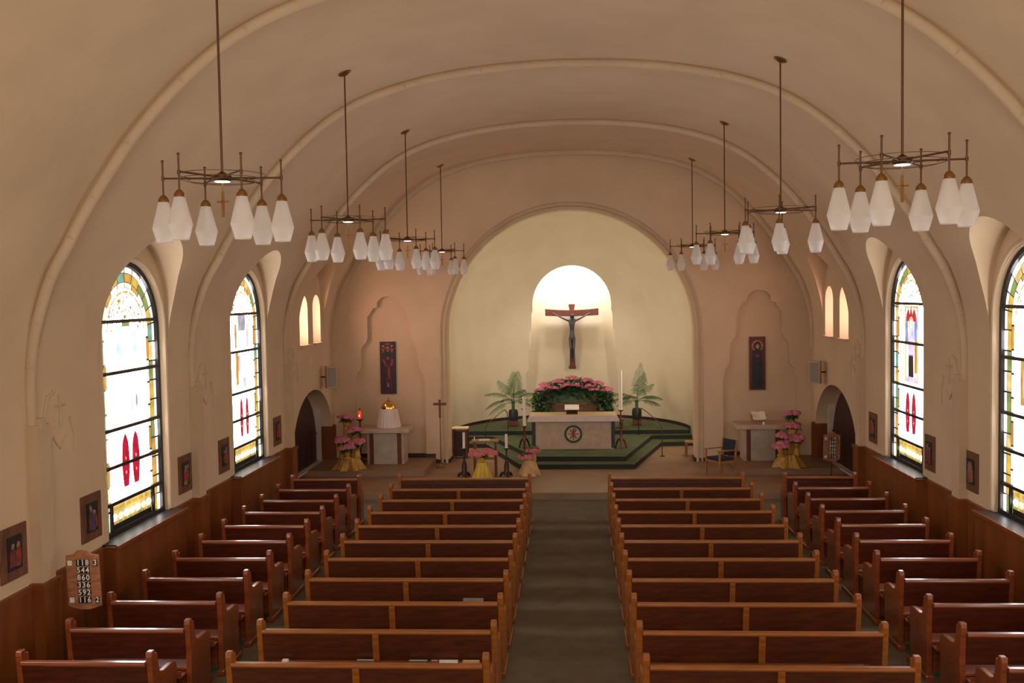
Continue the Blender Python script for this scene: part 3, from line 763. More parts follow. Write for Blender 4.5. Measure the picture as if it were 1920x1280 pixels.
# corpus : one continuous figure grown with a skin
jv = [((0, -.16, .12), .075), ((0, -.16, .28), .07), ((0, -.165, .46), .095), ((0, -.165, .60), .085), ((0.0, -.18, .69), .04), ((.02, -.225, .76), .062), ((.02, -.23, .83), .05),
      ((-.16, -.16, .63), .05), ((-.36, -.15, .72), .034), ((-.56, -.14, .83), .022), ((-.63, -.14, .86), .024),
      ((.16, -.16, .63), .05), ((.36, -.15, .72), .034), ((.56, -.14, .83), .022), ((.63, -.14, .86), .024),
      ((-.06, -.17, .02), .07), ((-.045, -.24, -.30), .048), ((-.03, -.16, -.62), .032), ((-.025, -.20, -.72), .028),
      ((.06, -.17, .02), .07), ((.045, -.24, -.30), .048), ((.03, -.16, -.62), .032), ((.025, -.20, -.72), .028)]
je = [(0, 1), (1, 2), (2, 3), (3, 4), (4, 5), (5, 6), (3, 7), (7, 8), (8, 9), (9, 10), (3, 11), (11, 12), (12, 13), (13, 14), (0, 15), (15, 16), (16, 17), (17, 18), (0, 19), (19, 20), (20, 21), (21, 22)]
me = bpy.data.meshes.new('corpus'); me.from_pydata([a for a, r in jv], je, [])
o = bpy.data.objects.new('corpus', me); COL.objects.link(o); o.modifiers.new('skin', 'SKIN')
for i, (a, r) in enumerate(jv):
    sv = me.skin_vertices[0].data[i]; sv.radius = (r, r * .85); sv.use_root = (i == 0)
ss = o.modifiers.new('sub', 'SUBSURF'); ss.levels = 2; ss.render_levels = 2
dg = bpy.context.evaluated_depsgraph_get(); dg.update(); nm = bpy.data.meshes.new_from_object(o.evaluated_get(dg)); o.modifiers.clear(); o.data = nm
nm.materials.clear(); nm.materials.append(CORPUS); nm.shade_smooth(); o.parent = root; o['label'] = 'dark bronze figure with outstretched arms'
m = MB(); m.lathe([(.075, -.05), (.105, .02), (.095, .10), (.085, .14)], 16, (0, -.165, 0)); m.build('loincloth', CORPUS, o, smooth=50)
tag(root, 'red-brown wooden crucifix with dark figure hanging in the lit niche', 'crucifix')

# ------------------------------------------------------------------ high altar
AX0 = .105
root = empty('altar', (AX0, 25.55, .39))
MB().box(-1.0, 1.0, .0, .80, 0, .74).build('body', STONE, root, bevel=.008)
for x in (-1.045, 1.045): MB().box(x - .045, x + .045, -.02, .82, 0, .74).build('side_column', SLATE, root)
MB().box(-1.06, 1.06, -.03, .85, -.0, .03).build('plinth', STONE2, root)
m = MB(); m.prism([(-1.15, .88), (1.15, .88), (1.20, .74), (-1.20, .74)], 'y', -.14, .86); m.build('table_slab', ALTTOP, root, bevel=.008)
cl = MB(); cl.prism([(-1.155, .894), (1.155, .894), (1.21, .745), (-1.21, .745)], 'y', -.150, -.141); cl.build('front_cloth', LINEN, root)
em = MB(); em.lathe([(.18, .0), (.235, .0), (.235, .03), (.18, .03)], 40, cap0=False, cap1=False)
em.add([], [])
e = em.build('emblem_ring', GREENM, root, smooth=40, loc=(0, -.002, .40), rot=(pi / 2, 0, 0))
MB().lathe([(.18, .0), (.18, .012)], 40).build('emblem_disc', ALTTOP, e, smooth=40)
ch = MB()
for a in (math.radians(55), math.radians(125)):
    dx, dy = cos(a) * .145, sin(a) * .145; px, py = -sin(a) * .017, cos(a) * .017
    ch.prism([(-dx - px, -dy - py), (dx - px, dy - py), (dx + px, dy + py), (-dx + px, -dy + py)], 'z', .01, .026)
ch.box(-.017, .017, -.155, .155, .01, .028)
ch.prism([(.0, .155), (.06, .15), (.085, .115), (.06, .07), (0, .06), (0, .088), (.045, .095), (.055, .115), (.04, .128), (0, .13)], 'z', .01, .028)
ch.box(-.14, .14, -.012, .012, .01, .022)
ch.build('chi_rho', BRNM, e)
tag(root, 'pale stone high altar with a round green Chi-Rho emblem', 'altar')
root = empty('missal_stand', (.075, 25.95, 1.272))
m = MB(); m.prism([(-.12, 0), (.12, 0), (.12, .02), (.02, .13), (-.02, .13), (-.12, .02)], 'x', -.15, .15); m.build('stand', DKWOOD, root)
b = MB(); b.prism([(-.16, .12), (.14, .20), (.14, .235), (-.16, .155)], 'x', -.19, .19); b.build('open_book', WHITE, root, bevel=.008)
tag(root, 'open white book on a low stand on the high altar', 'book stand')

# candlesticks
def candlestick(loc, hst, hc, rc, wood, label, feet=True, name='candlestick', dish=.07):
    root = empty(name, loc)
    st = MB(); st.lathe([(.045, .20 if feet else .03), (.05, .26), (.03, .30), (.036, .36), (.024, .42), (.022, hst * .62), (.034, hst * .64), (.034, hst * .68), (.02, hst * .72), (.018, hst - .07), (.03, hst - .05)], 14)
    st.build('stem', wood, root, smooth=45)
    if feet == 2:
        MB().lathe([(.075, .03), (.085, .06), (.06, .12), (.062, .26), (.04, .34), (.045, .36)], 14).build('pedestal', wood, root, smooth=40)
        for q in range(3):
            a = q * 2 * pi / 3 - pi / 2 + .3; f = MB(); f.tube([(.05 * cos(a), .05 * sin(a), .10), (.12 * cos(a), .12 * sin(a), .075), (.16 * cos(a), .16 * sin(a), .0)], [.03, .032, .03], 8); f.build('foot', wood, root, smooth=50)
    elif feet:
        for q in range(3):
            a = q * 2 * pi / 3 + .5; f = MB(); f.tube([(.03 * cos(a), .03 * sin(a), .26), (.10 * cos(a), .10 * sin(a), .20), (.15 * cos(a), .15 * sin(a), .06), (.16 * cos(a), .16 * sin(a), .0)], [.025, .026, .02, .024], 8); f.build('foot', wood, root, smooth=50)
    else: MB().lathe([(.15, 0), (.15, .02), (.08, .05), (.05, .10), (.045, .22)], 16).build('foot', wood, root, smooth=40)
    MB().lathe([(.018, hst - .06), (dish, hst - .03), (dish + .006, hst - .01), (dish - .01, hst - .012), (.02, hst - .025)], 18).build('drip_pan', wood, root, smooth=45)
    cd = MB().lathe([(rc, hst - .02), (rc, hst + hc), (rc * .6, hst + hc + .006)], 14).build('candle', CANDLE, root, smooth=45)
    MB().tube([(0, 0, hst + hc), (.002, 0, hst + hc + .02)], .003, 5).build('wick', BLACK, cd)
    return tag(root, label, 'candlestick')
candlestick((1.355, 25.62, .39), 1.03, 1.02, .048, REDWOOD, 'dark red wooden candlestick with tall candle right of the high altar')
candlestick((-1.20, 25.75, .39), 1.07, .30, .035, DKWOOD, 'dark candlestick with shorter candle left of the high altar, behind the tall candle')
candlestick((-1.085, 23.76, .15), 1.12, .66, .042, REDWOOD, 'tall slim paschal candle on red stand before the altar steps', False, dish=.06)
candlestick((-2.50, 23.0, .15), .70, .36, .032, DKWOOD, 'squat dark wooden candlestick left of the yellow-draped flowers', 2)
candlestick((-1.485, 23.0, .15), .70, .31, .032, DKWOOD, 'squat dark wooden candlestick right of the yellow-draped flowers', 2)

# ------------------------------------------------------------------ plants
def floret_head(name, mats, rad, hgt, seed, n=70):
    rr = random.Random(seed); m = MB()
    m.lathe([(rad * .75, -.015), (rad * .85, hgt * .25), (rad * .6, hgt * .62), (rad * .2, hgt * .8)], 12)
    for q in range(n):
        t = (q + .5) / n; ph = q * 2.39996; e = math.acos(1 - t)        # hemisphere
        d = Vector((sin(e) * cos(ph), sin(e) * sin(ph), cos(e)))
        c_ = Vector((d.x * rad, d.y * rad, max(-.01, d.z * hgt)))
        nrm = Vector((d.x / rad, d.y / rad, d.z / hgt)).normalized()
        x = nrm.cross(Vector((.3, .5, .81))).normalized(); y = nrm.cross(x); w0 = rr.uniform(0, pi); s = rr.uniform(.030, .040)
        for pk in range(4):
            w = w0 + pk * pi / 2; u = cos(w) * x + sin(w) * y; v = -sin(w) * x + cos(w) * y
            a = c_ + nrm * .004
            m.add([a, a + u * s * .55 + v * s * .45 + nrm * .008, a + u * s * 1.05 + nrm * .002, a + u * s * .55 - v * s * .45 + nrm * .008], [(0, 1, 2, 3)])
    return m
def leaf(m, base, dirv, L, W, droop=.3):
    d = Vector(dirv).normalized(); sd = d.cross(Vector((0, 0, 1)))
    if sd.length < .05: sd = Vector((1, 0, 0))
    sd.normalize(); up = sd.cross(d); b = Vector(base)
    p1 = b + d * L * .35 + up * L * .05; p2 = b + d * L * .7 - Vector((0, 0, 1)) * L * droop * .35; p3 = b + d * L - Vector((0, 0, 1)) * L * droop
    m.add([b, p1 - sd * W + up * W * .35, p1, p1 + sd * W + up * W * .35, p2 - sd * W * .8 + up * W * .2, p2, p2 + sd * W * .8 + up * W * .2, p3],
          [(0, 2, 1), (0, 3, 2), (1, 2, 5, 4), (2, 3, 6, 5), (4, 5, 7), (5, 6, 7)])
def cluster(mt, seed):
    rr = random.Random(seed); m = MB()
    spots = [(0, 0, .03)] + [(.105 * cos(a), .095 * sin(a), rr.uniform(-.035, .02)) for a in [2 * pi * q / 5 + rr.uniform(-.3, .3) for q in range(5)]]
    for i, (x, y, z) in enumerate(spots):
        h = floret_head('h', mt, rr.uniform(.066, .088), rr.uniform(.05, .07), seed * 7 + i, 34)
        m.add([(a + x, b + y, c + z) for a, b, c in h.v], h.f)
    return m.mesh('flower_head', mt)
HEADS = [cluster(PINK, q + 1) for q in range(4)]
HEADC = [cluster(CORAL, q + 21) for q in range(2)]
def head(parent, loc, sx=1.0, sz=1.0, coral=False):
    o = bpy.data.objects.new('flower_head', R.choice(HEADC if coral else HEADS)); COL.objects.link(o); o.parent = parent; o.location = loc
    o.scale = (sx, sx, sz); o.rotation_euler = (R.uniform(-.15, .15), R.uniform(-.2, .2), R.uniform(0, 6)); return o
# bank of hydrangeas behind the altar
root = empty('flower_bank', (.10, 27.05, .39))
MB().box(-.72, .72, -.22, .28, 0, 1.28).build('planter_box', BOXW, root, bevel=.01)
lf = MB(); rr = random.Random(3)
for q in range(1300):
    x = rr.uniform(-1.06, 1.06); e = 1 - (x / 1.12) ** 2
    zt = .99 + .62 * max(0, e) ** .5; low = .98 if abs(x) < .75 else .55
    side = abs(x) > .72
    z = rr.uniform(1.20 if abs(x) < .45 else (1.02 if not side else .70), max(1.25, zt + .09)); 
    y = rr.uniform(-.40, .30)
    a = rr.uniform(0, 2 * pi)
    leaf(lf, (x, y, z), (cos(a) * .8 + x * .3, sin(a) * .7 - .35, rr.uniform(-.1, .7)), rr.uniform(.11, .19), rr.uniform(.028, .05), rr.uniform(.1, .5))
for q in range(520):
    x = rr.choice((-1, 1)) * rr.uniform(.58, 1.08); a = rr.uniform(0, 2 * pi)
    leaf(lf, (x, rr.uniform(-.36, .1), rr.uniform(.74, 1.35)), (cos(a) * .8 + x * .2, sin(a) * .6 - .4, rr.uniform(-.3, .5)), rr.uniform(.10, .17), rr.uniform(.03, .05), rr.uniform(.1, .5))
fo = lf.build('foliage', LEAF, root); fo['kind'] = 'stuff'
core = MB(); core.lathe([(1.02, .0), (.98, .2), (.80, .38), (.45, .5), (.0, .54)], 28, cap1=False)
co = core.build('moss_core', LEAF, root, smooth=60, loc=(0, 0, 1.10)); co.scale = (.98, .26, .85)
for x, z in ((-.90, 1.47), (-.75, 1.62), (-.52, 1.53), (-.38, 1.71), (-.20, 1.60), (-.03, 1.80), (.10, 1.60), (.37, 1.73), (.44, 1.57), (.70, 1.65), (.93, 1.49), (.58, 1.48)):
    head(root, (x, -.32 + .12 * (z - 1.45), z - .03), R.uniform(.98, 1.15), .78)
tag(root, 'wide bank of pink hydrangeas and green leaves behind the altar', 'flower arrangement')

def palm(loc, seed, fronds, label):
    root = empty('potted_palm', loc); rr = random.Random(seed)
    MB().lathe([(.13, .0), (.19, .02), (.19, .16), (.15, .18)], 4, (0, 0, 0)).build('pot_stand', REDWOOD, root, rot=(0, 0, pi / 4))
    p = MB(); p.lathe([(.13, .17), (.145, .24), (.145, .42), (.12, .50), (.10, .50), (.09, .45)], 20); p.build('pot', POT, root, smooth=40)
    st = MB()
    for q in range(4): a = q * 1.6; st.tube([(.03 * cos(a), .03 * sin(a), .45), (.035 * cos(a), .035 * sin(a), .75)], [.02, .012], 6)
    st.build('stem', LEAF2, root, smooth=50)
    for (az, el, L, cur) in fronds:
        m = MB(); pts = []; p0 = Vector((0, 0, .68)); d = Vector((cos(az) * cos(el), sin(az) * cos(el), sin(el))); n = 16; seg = L / n; P = p0.copy()
        for q in range(n + 1):
            pts.append(P.copy()); P = P + d * seg; d = (d + Vector((cos(az) * .3, sin(az) * .3, -1)) * cur / n).normalized()
        m.tube(pts, [.009 * (1 - .8 * q / n) for q in range(n + 1)], 5)
        for q in range(4, n + 1):
            for half in (0, .5):
                if q == n and half: continue
                b = pts[q] if not half else (pts[q] + pts[q + 1]) / 2
                t = (pts[min(q + 1, n)] - pts[q - 1]).normalized(); sd = t.cross(Vector((0, 0, 1)))
                if sd.length < .05: sd = Vector((1, 0, 0))
                sd.normalize(); LL = .30 * sin(pi * min(.97, .22 + .72 * (q + half) / n)) * rr.uniform(.85, 1.1)
                for sg in (-1, 1):
                    v = (sd * sg * .85 + t * .55 - Vector((0, 0, .25))).normalized(); w = t * .0062
                    e = b + v * LL * .6; f = b + v * LL - Vector((0, 0, LL * .30))
                    m.add([b - w, b + w, e + w * 1.2, f, e - w * 1.2], [(0, 1, 2, 4), (4, 2, 3)])
        m.build('frond', LEAF2, root)
    return tag(root, label, 'potted palm')
palm((-1.70, 29.25, .51), 1, [(3.3, 1.0, .98, 1.5), (3.0, .55, .95, 1.7), (3.5, .25, .85, 1.5), (2.4, 1.2, .95, 1.0), (1.2, 1.35, 1.02, .5), (.1, 1.0, .8, 1.3), (-.5, .75, .7, 1.2), (4.4, .8, .75, 1.2), (5.3, 1.1, .85, 1.1), (.4, .45, .6, 1.2), (4.9, 1.45, 1.0, .45)],
     'feathery potted palm on the top step left of the altar')
palm((2.01, 29.3, .51), 2, [(1.0, 1.42, 1.18, .35), (5.2, 1.35, 1.0, .7), (3.2, .95, .85, 1.4), (2.9, .65, .80, 1.3), (3.6, .45, .7, 1.2), (.1, .80, .85, 1.5), (-.3, .45, .75, 1.2), (5.6, .8, .75, 1.1), (4.2, .9, .7, 1.1), (.5, 1.15, .8, 1.0)],
     'feathery potted palm on the top step right of the altar')

def drape(name, mt, r0, r1, h, folds, seed, amp=.12, n=72):
    m = MB(); rr = random.Random(seed); ph = rr.uniform(0, 6); rows = 10; vs = []; fs = []
    for i in range(rows + 1):
        t = i / rows
        for q in range(n):
            a = 2 * pi * q / n; r = (r0 + (r1 - r0) * t ** 1.2) * (1 + amp * (.25 + t) * sin(folds * a + ph + .7 * t) + amp * .4 * sin((folds * 2 + 1) * a))
            z = h * (1 - t) 
            if t == 1: z = .0 + .004
            vs.append((r * cos(a), r * sin(a), z))
    for i in range(rows):
        for q in range(n): fs.append((i * n + q, i * n + (q + 1) % n, (i + 1) * n + (q + 1) % n, (i + 1) * n + q))
    fs.append(tuple(range(n))); m.add(vs, fs); return m
def hydrangea(loc, label, coral=False, heads=((0, 0, .21, 1.15),), foil=GOLDCL, ps=1.0):
    root = empty('potted_hydrangea', loc); root.scale = (ps,) * 3
    p = MB(); p.lathe([(.06, 0), (.085, .10), (.10, .13), (.08, .125)], 14); p.build('pot', foil, root, smooth=40)
    m = MB(); rr = random.Random(int(abs(loc[0] * 97 + loc[2] * 31)))
    for q in range(34):
        a = rr.uniform(0, 2 * pi); leaf(m, (.03 * cos(a), .03 * sin(a), rr.uniform(.12, .2)), (cos(a), sin(a), rr.uniform(-.1, .35)), rr.uniform(.12, .19), .04, rr.uniform(.1, .6))
    m.build('leaves', LEAF, root)
    for (x, y, z, s) in heads: head(root, (x, y, z), s, 1.0, coral)
    return tag(root, label, 'potted flower')
def tier(loc, spots, side):
    root = empty('draped_stand', loc)
    fl = R.randint(1, 99)
    drape('cloth', GOLDCL, .20, .35, .30, 7, 4 + len(side), .20).build('gold_cloth', GOLDCL, root, smooth=60)
    m = MB(); d = [(s[0] * .9, s[1], s[2]) for s in spots]
    for (x, y, z, _) in spots:
        m.lathe([(.11, .28), (.085, max(.31, z * .6)), (.07, max(.315, z))], 12, (x, y, 0))
    m.build('riser', GOLDCL, root, smooth=40)
    tag(root, 'gold-cloth-draped flower stand in the %s side chapel' % side, 'flower stand')
    for x, y, z, lab in spots:
        hydrangea((loc[0] + x, loc[1] + y, loc[2] + z + .003), 'pink hydrangea, %s on the gold-draped stand at the %s' % (lab, side))
tier((-5.34, 23.3, .30), [(-.09, .10, 1.02, 'topmost'), (.10, .06, .74, 'second from top'), (-.16, -.06, .50, 'left middle'), (.19, -.02, .45, 'right middle'), (-.02, -.17, .33, 'lowest')], 'left')
tier((5.19, 23.3, .30), [(.10, .12, 1.02, 'topmost'), (.14, .06, .76, 'second from top'), (-.10, .0, .50, 'left middle'), (.17, -.06, .46, 'right middle'), (-.20, -.14, .33, 'lowest')], 'right')
# flowers in front of the steps
root = empty('draped_stand', (-2.04, 22.72, .15)); drape('c', YELCL, .12, .24, .40, 9, 3, .10).build('yellow_cloth', YELCL, root, smooth=60)
tag(root, 'bright yellow draped flower stand between two dark candlesticks', 'flower stand')
hydrangea((-2.04, 22.72, .555), 'three-headed pink hydrangea on the bright yellow draped stand', True, ((-.15, -.02, .19, .95), (.0, -.05, .15, .95), (.17, 0, .22, 1.05)), YELCL)
root = empty('draped_stand', (-.95, 23.2, .15)); drape('c', CREAMCL, .13, .25, .36, 6, 8, .14).build('tan_cloth', CREAMCL, root, smooth=60)
MB().lathe([(.07, .34), (.06, .50)], 12, (.10, .06, 0)).build('riser', CREAMCL, root)
tag(root, 'tan cloth-draped flower stand at the left end of the altar steps', 'flower stand')
hydrangea((-.85, 23.26, .655), 'upper coral hydrangea on the tan draped stand by the steps', True, ((0, 0, .10, 1.35),), CREAMCL, .8)
hydrangea((-1.04, 23.12, .515), 'lower coral hydrangea on the tan draped stand by the steps', True, ((-.05, -.02, .09, 1.0), (.1, -.03, .10, 1.0)), CREAMCL, .8)
# wooden table behind the yellow drape
root = empty('lectern_table', (-2.0, 23.12, .15))
MB().box(-.33, .33, -.16, .20, .83, .86).build('table_top', OAK, root, bevel=.006)
for x in (-.25, .25):
    for y in (-.10, .15): MB().box(x - .025, x + .025, y - .025, y + .025, 0, .83).build('leg', REDWOOD if y < 0 else OAK, root)
MB().box(-.25, .25, -.11, -.09, .40, .46).build('rail', OAK, root)
tag(root, 'small wooden table standing behind the yellow-draped flowers', 'table')
o = empty('booklet', (-2.02, 23.12, 1.01)); MB().box(-.13, .13, -.09, .09, 0, .018).build('pages', PAPER, o); tag(o, 'white booklet lying on the small wooden table', 'book')
o = MB().lathe([(.012, 0), (.012, .07), (.004, .08)], 10).build('taper_candle', CANDLE, loc=(-2.26, 23.12, 1.01)); tag(o, 'tiny white candle at the left end of the small wooden table', 'candle')

# processional cross
root = empty('processional_cross', (-3.235, 24.25, .15))
MB().lathe([(.13, 0), (.13, .02), (.03, .05), (.015, .10)], 18).build('base', BRASS, root, smooth=40)
MB().lathe([(.011, .05), (.011, 1.28)], 10).build('staff', BRASS, root, smooth=50)
m = MB(); m.prism([(-.022, 1.26), (.022, 1.26), (.03, 1.50), (.02, 1.60), (.035, 1.72), (-.035, 1.72), (-.02, 1.60), (-.03, 1.50)], 'y', -.015, .015); m.box(-.165, .165, -.014, .014, 1.58, 1.64)
m.build('cross', REDWOOD, root, bevel=.004)
c_ = MB(); c_.tube([(0, -.025, 1.34), (0, -.03, 1.56)], .016, 8); c_.tube([(-.11, -.02, 1.63), (0, -.03, 1.56), (.11, -.02, 1.63)], .008, 6); c_.build('figure', BRASS, root, smooth=50)
tag(root, 'slim standing cross on a brass pole before the left pier', 'standing cross')

# sanctuary lamp
root = empty('sanctuary_lamp', (-5.30, 24.35, .30))
MB().lathe([(.14, 0), (.14, .02), (.03, .06), (.016, .12), (.014, 1.0), (.03, 1.03), (.018, 1.05)], 14).build('stand', DKWOOD, root, smooth=45)
MB().lathe([(.02, 1.04), (.085, 1.07), (.09, 1.08), (.02, 1.085)], 18).build('dish', DKWOOD, root, smooth=45)
MB().lathe([(.035, 1.09), (.05, 1.15), (.045, 1.25), (.032, 1.30), (.03, 1.30)], 16).build('red_glass', REDGL, root, smooth=50)
MB().lathe([(.003, 1.30), (.02, 1.31), (.022, 1.34), (.004, 1.37)], 10).build('cap', DBRASS, root, smooth=50)
MB().lathe([(.003, 1.15), (.014, 1.165), (.010, 1.185), (.002, 1.21)], 8, (0, -.052, 0)).build('flame', FLAME, root, smooth=50)
tag(root, 'glowing red sanctuary lamp on a dark stand in the left side chapel', 'lamp')

# side altars
def side_altar(cx, y, wtop, label):
    root = empty('side_altar', (cx, y, .30))
    MB().box(-.30, .30, 0, .55, 0, .79).build('front_panel', STONE2, root)
    for x in (-.355, .355):
        MB().box(x - .04, x + .04, -.012, .56, 0, .79).build('pilaster_strip', REDWOOD, root)
    for x in (-.43, .43): MB().box(x - .035, x + .035, .03, .58, .0, .79).build('side_panel', STONE, root)
    MB().box(-wtop, wtop, -.14, .68, .79, .90).build('table_slab', STONE, root, bevel=.01)
    return tag(root, label, 'side altar')
side_altar(-4.58, 23.95, .62, 'stone side altar with brown strips on the left, bearing the veiled tabernacle')
side_altar(4.75, 24.1, .64, 'stone side altar with brown strips on the right, bearing a book')
root = empty('tabernacle', (-4.53, 24.2, 1.20))
m = MB(); n = 96; vs = []; fs = []
for i in range(9):
    t = i / 8
    for q in range(n):
        a = 2 * pi * q / n; r = (.225 + .075 * t) * (1 + (.02 + .03 * t) * sin(20 * a)); vs.append((r * cos(a), r * sin(a), .46 * (1 - t) + .003))
for i in range(8):
    for q in range(n): fs.append((i * n + q, i * n + (q + 1) % n, (i + 1) * n + (q + 1) % n, (i + 1) * n + q))
fs.append(tuple(range(n))); m.add(vs, fs); m.build('pleated_veil', VEIL, root, smooth=50)
MB().lathe([(.185, .45)] + [(.185 * cos(e), .47 + .185 * sin(e)) for e in [pi / 2 * q / 10 for q in range(10)]] + [(.01, .656)], 28).build('dome', GOLD, root, smooth=50)
m = MB(); m.lathe([(.012, .65), (.022, .67), (.012, .69)], 10); m.box(-.008, .008, -.006, .006, .68, .75); m.box(-.025, .025, -.006, .006, .715, .73); m.build('finial_cross', BRASS, root)
tag(root, 'tabernacle with white pleated veil and gold dome on the left side altar', 'tabernacle')
root = empty('book_cradle', (4.68, 24.3, 1.20))
m = MB(); m.box(-.14, .14, -.10, .12, 0, .10); m.prism([(-.20, .22), (-.14, .07), (.14, .07), (.20, .22), (.185, .23), (.13, .095), (-.13, .095), (-.185, .23)], 'y', -.12, .10); m.build('stand', OAK, root)
m = MB(); m.prism([(-.13, .105), (.13, .105), (.13, .12), (-.13, .12)], 'y', -.16, -.15)
for s in (-1, 1): m.add([(0, -.15, .10), (s * .165, -.15, .12), (s * .165, .12, .26), (0, .12, .24), (0, -.15, .13), (s * .165, -.15, .15), (s * .165, .12, .29), (0, .12, .27)], [(4, 5, 6, 7), (0, 1, 5, 4), (1, 2, 6, 5), (3, 2, 6, 7), (0, 3, 2, 1)])
m.build('open_book', PAPER, root); tag(root, 'open book in a wooden cradle on the right side altar', 'book stand')
o = MB().lathe([(.03, 0), (.035, .04), (.02, .06), (.026, .07)], 14).build('glass_cup', WHITE, smooth=45, loc=(4.76, 24.05, 1.20)); tag(o, 'small white cup in front of the book on the right side altar', 'cup')

# icons on the chancel wall
def icon(cx, y, label, red):
    root = empty('icon_panel', (cx, y, 2.63))
    w, h = .205, .68
    MB().box(-w, w, 0, .035, -h, h).build('backing', BLACK if red else REDWOOD, root, bevel=.004)
    def pm(n, c): return MATS.get(n) or mat(n, c, .45, noise=.45, nscale=16)
    cols = [pm('ic_plum', (.035, .008, .018)), pm('ic_red', (.36, .03, .02)), pm('ic_gold', (.38, .19, .05)), pm('ic_skin', (.33, .21, .12)), pm('ic_dark', (.008, .009, .016)), pm('ic_deep', (.13, .010, .014)), pm('ic_navy', (.012, .015, .030))]
    m = MB(); y0 = -.004
    def P(pts, i, d): m.mi = i; m.prism(pts, 'y', -.002 - d, 0)
    def E(u, z, a, b, i, d, n=14): P([(u + a * cos(2 * pi * e / n), z + b * sin(2 * pi * e / n)) for e in range(n)], i, d)
    if red:
        P([(-.19, -.66), (.19, -.66), (.19, .66), (-.19, .66)], 0, .001)
        for q in range(9): u = -.16 + q * .04; P([(u - .012, -.63), (u + .012, -.63), (u + .010, -.25 + .05 * (q % 3)), (u - .010, -.22)], (5, 4, 0)[q % 3], .002)
        E(0, .62, .06, .03, 1, .003)
        for u in (-.115, .115): E(u, .55, .035, .045, 2, .003); E(u, .49, .05, .05, 1, .003); E(u, .42, .02, .02, 3, .003)
        E(0, .51, .045, .05, 3, .003); E(0, .46, .03, .04, 2, .003); P([(-.08, .28), (.08, .28), (.05, .44), (-.05, .44)], 4, .002)
        E(0, .25, .04, .045, 1, .004)
        P([(-.14, .20), (-.10, .24), (-.03, .06), (-.06, .04)], 1, .004); P([(.15, .20), (.10, .25), (.07, .06), (.11, .04)], 1, .004)
        P([(-.03, .08), (.06, .08), (.05, -.30), (.01, -.40), (-.02, -.30)], 5, .003); P([(.0, .0), (.045, .0), (.05, -.24), (.02, -.30)], 1, .004)
        P([(-.02, -.40), (.02, -.40), (.02, -.50), (-.02, -.50)], 2, .003)
    else:
        P([(-.19, -.66), (.19, -.66), (.19, .66), (-.19, .66)], 5, .001)
        E(0, .44, .145, .15, 2, .002, 20); E(0, .44, .11, .115, 1, .003, 20)
        P([(-.16, -.64), (.17, -.64), (.13, .15), (.11, .34), (-.10, .34), (-.13, .15)], 6, .004)
        E(0, .44, .085, .11, 4, .005); E(0, .43, .048, .065, 3, .006)
        for u in (-.06, .06): P([(u - .03, -.6), (u + .03, -.6), (u + .02, .1), (u - .02, .1)], 4, .005)
        E(.0, .20, .07, .06, 5, .006); E(0, .19, .03, .03, 1, .007)
    m.build('painting', cols, root)
    tag(root, label, 'icon', 'tall painted icon panels')
icon(-4.68, YF + .088, 'tall dark icon panel with red winged figure above the left side altar', True)
icon(4.80, YF + .10, 'tall red icon panel with dark-robed standing figure above the right side altar', False)

# armchair
root = empty('armchair', (3.56, 23.02, .15), 0)
fd = math.atan2(-.50, -.86); root.rotation_euler = (0, 0, fd + pi / 2)     # local -y faces forward
w, d = .25, .23
for x in (-w, w):
    MB().box(x - .02, x + .02, -d - .02, -d + .02, 0, .60).build('leg', OAK, root, bevel=.004)
    m = MB(); m.prism([(d - .02, 0), (d + .02, 0), (d + .02, .45), (d + .07, .84), (d + .035, .84), (d - .02, .45)], 'x', x - .02, x + .02); m.build('leg', OAK, root, bevel=.004)
    MB().box(x - .028, x + .028, -d - .05, d + .06, .60, .625).build('armrest', OAK, root, bevel=.006)
fr = MB(); fr.box(-w, w, -d - .015, -d + .015, .33, .38); fr.box(-w, w, d - .015, d + .015, .33, .38)
for x in (-w, w): fr.box(x - .015, x + .015, -d, d, .33, .38)
fr.build('seat_frame', OAK, root)
MB().box(-w + .022, w - .022, -d + .005, d - .025, .38, .44).build('seat', NAVY, root, bevel=.015)
m = MB(); m.prism([(d + .01, .56), (d + .045, .56), (d + .075, .83), (d + .04, .83)], 'x', -w + .022, w - .022); m.build('backrest', NAVY, root, bevel=.008)
tag(root, 'oak armchair with navy seat and back in front of the right pier', 'armchair')

# credence table and stool at the mouth of the apse
root = empty('credence_table', (-2.90, 25.72, .15))
MB().box(-.22, .22, -.2, .2, .78, .82).build('cloth_top', ALTTOP, root, bevel=.01)
for x in (-.18, .18):
    for y in (-.16, .16): MB().box(x - .025, x + .025, y - .025, y + .025, 0, .78).build('leg', REDWOOD, root)
MB().box(-.17, .17, -.12, .15, .06, .72).build('shelf_box', DKWOOD, root)
tag(root, 'small dark wooden credence table with pale top beside the left pier', 'table')
root = empty('wooden_stool', (3.20, 25.75, .15))
MB().box(-.17, .17, -.17, .17, .36, .40).build('seat', OAK, root, bevel=.008)
for x in (-.13, .13):
    for y in (-.13, .13): MB().box(x - .02, x + .02, y - .02, y + .02, 0, .36).build('leg', OAK, root)
tag(root, 'low wooden stool half hidden behind the right pier', 'stool')

# thin black handrails up the steps
for s, lab in ((-1, 'left'), (1, 'right')):
    root = empty('handrail', (.10 + s * 2.34, 25.75, .15))
    p0 = Vector((0, 0, 0)); q = Vector((-s * .46, 2.3, .24))
    pts = [Vector((0, 0, .02)), Vector((0, 0, .76)), Vector((-s * .03, .15, .84)), q * .6 + Vector((0, 0, .86)), q * .85 + Vector((0, 0, .84)), q * .95 + Vector((0, 0, .72)), q + Vector((0, 0, .5)), q]
    MB().tube(pts, .012, 8).build('rail', IRON, root, smooth=60)
    MB().lathe([(.07, 0), (.07, .015), (.02, .03)], 16).build('floor_flange', IRON, root)
    tag(root, 'thin black metal handrail on the %s of the altar steps' % lab, 'handrail')

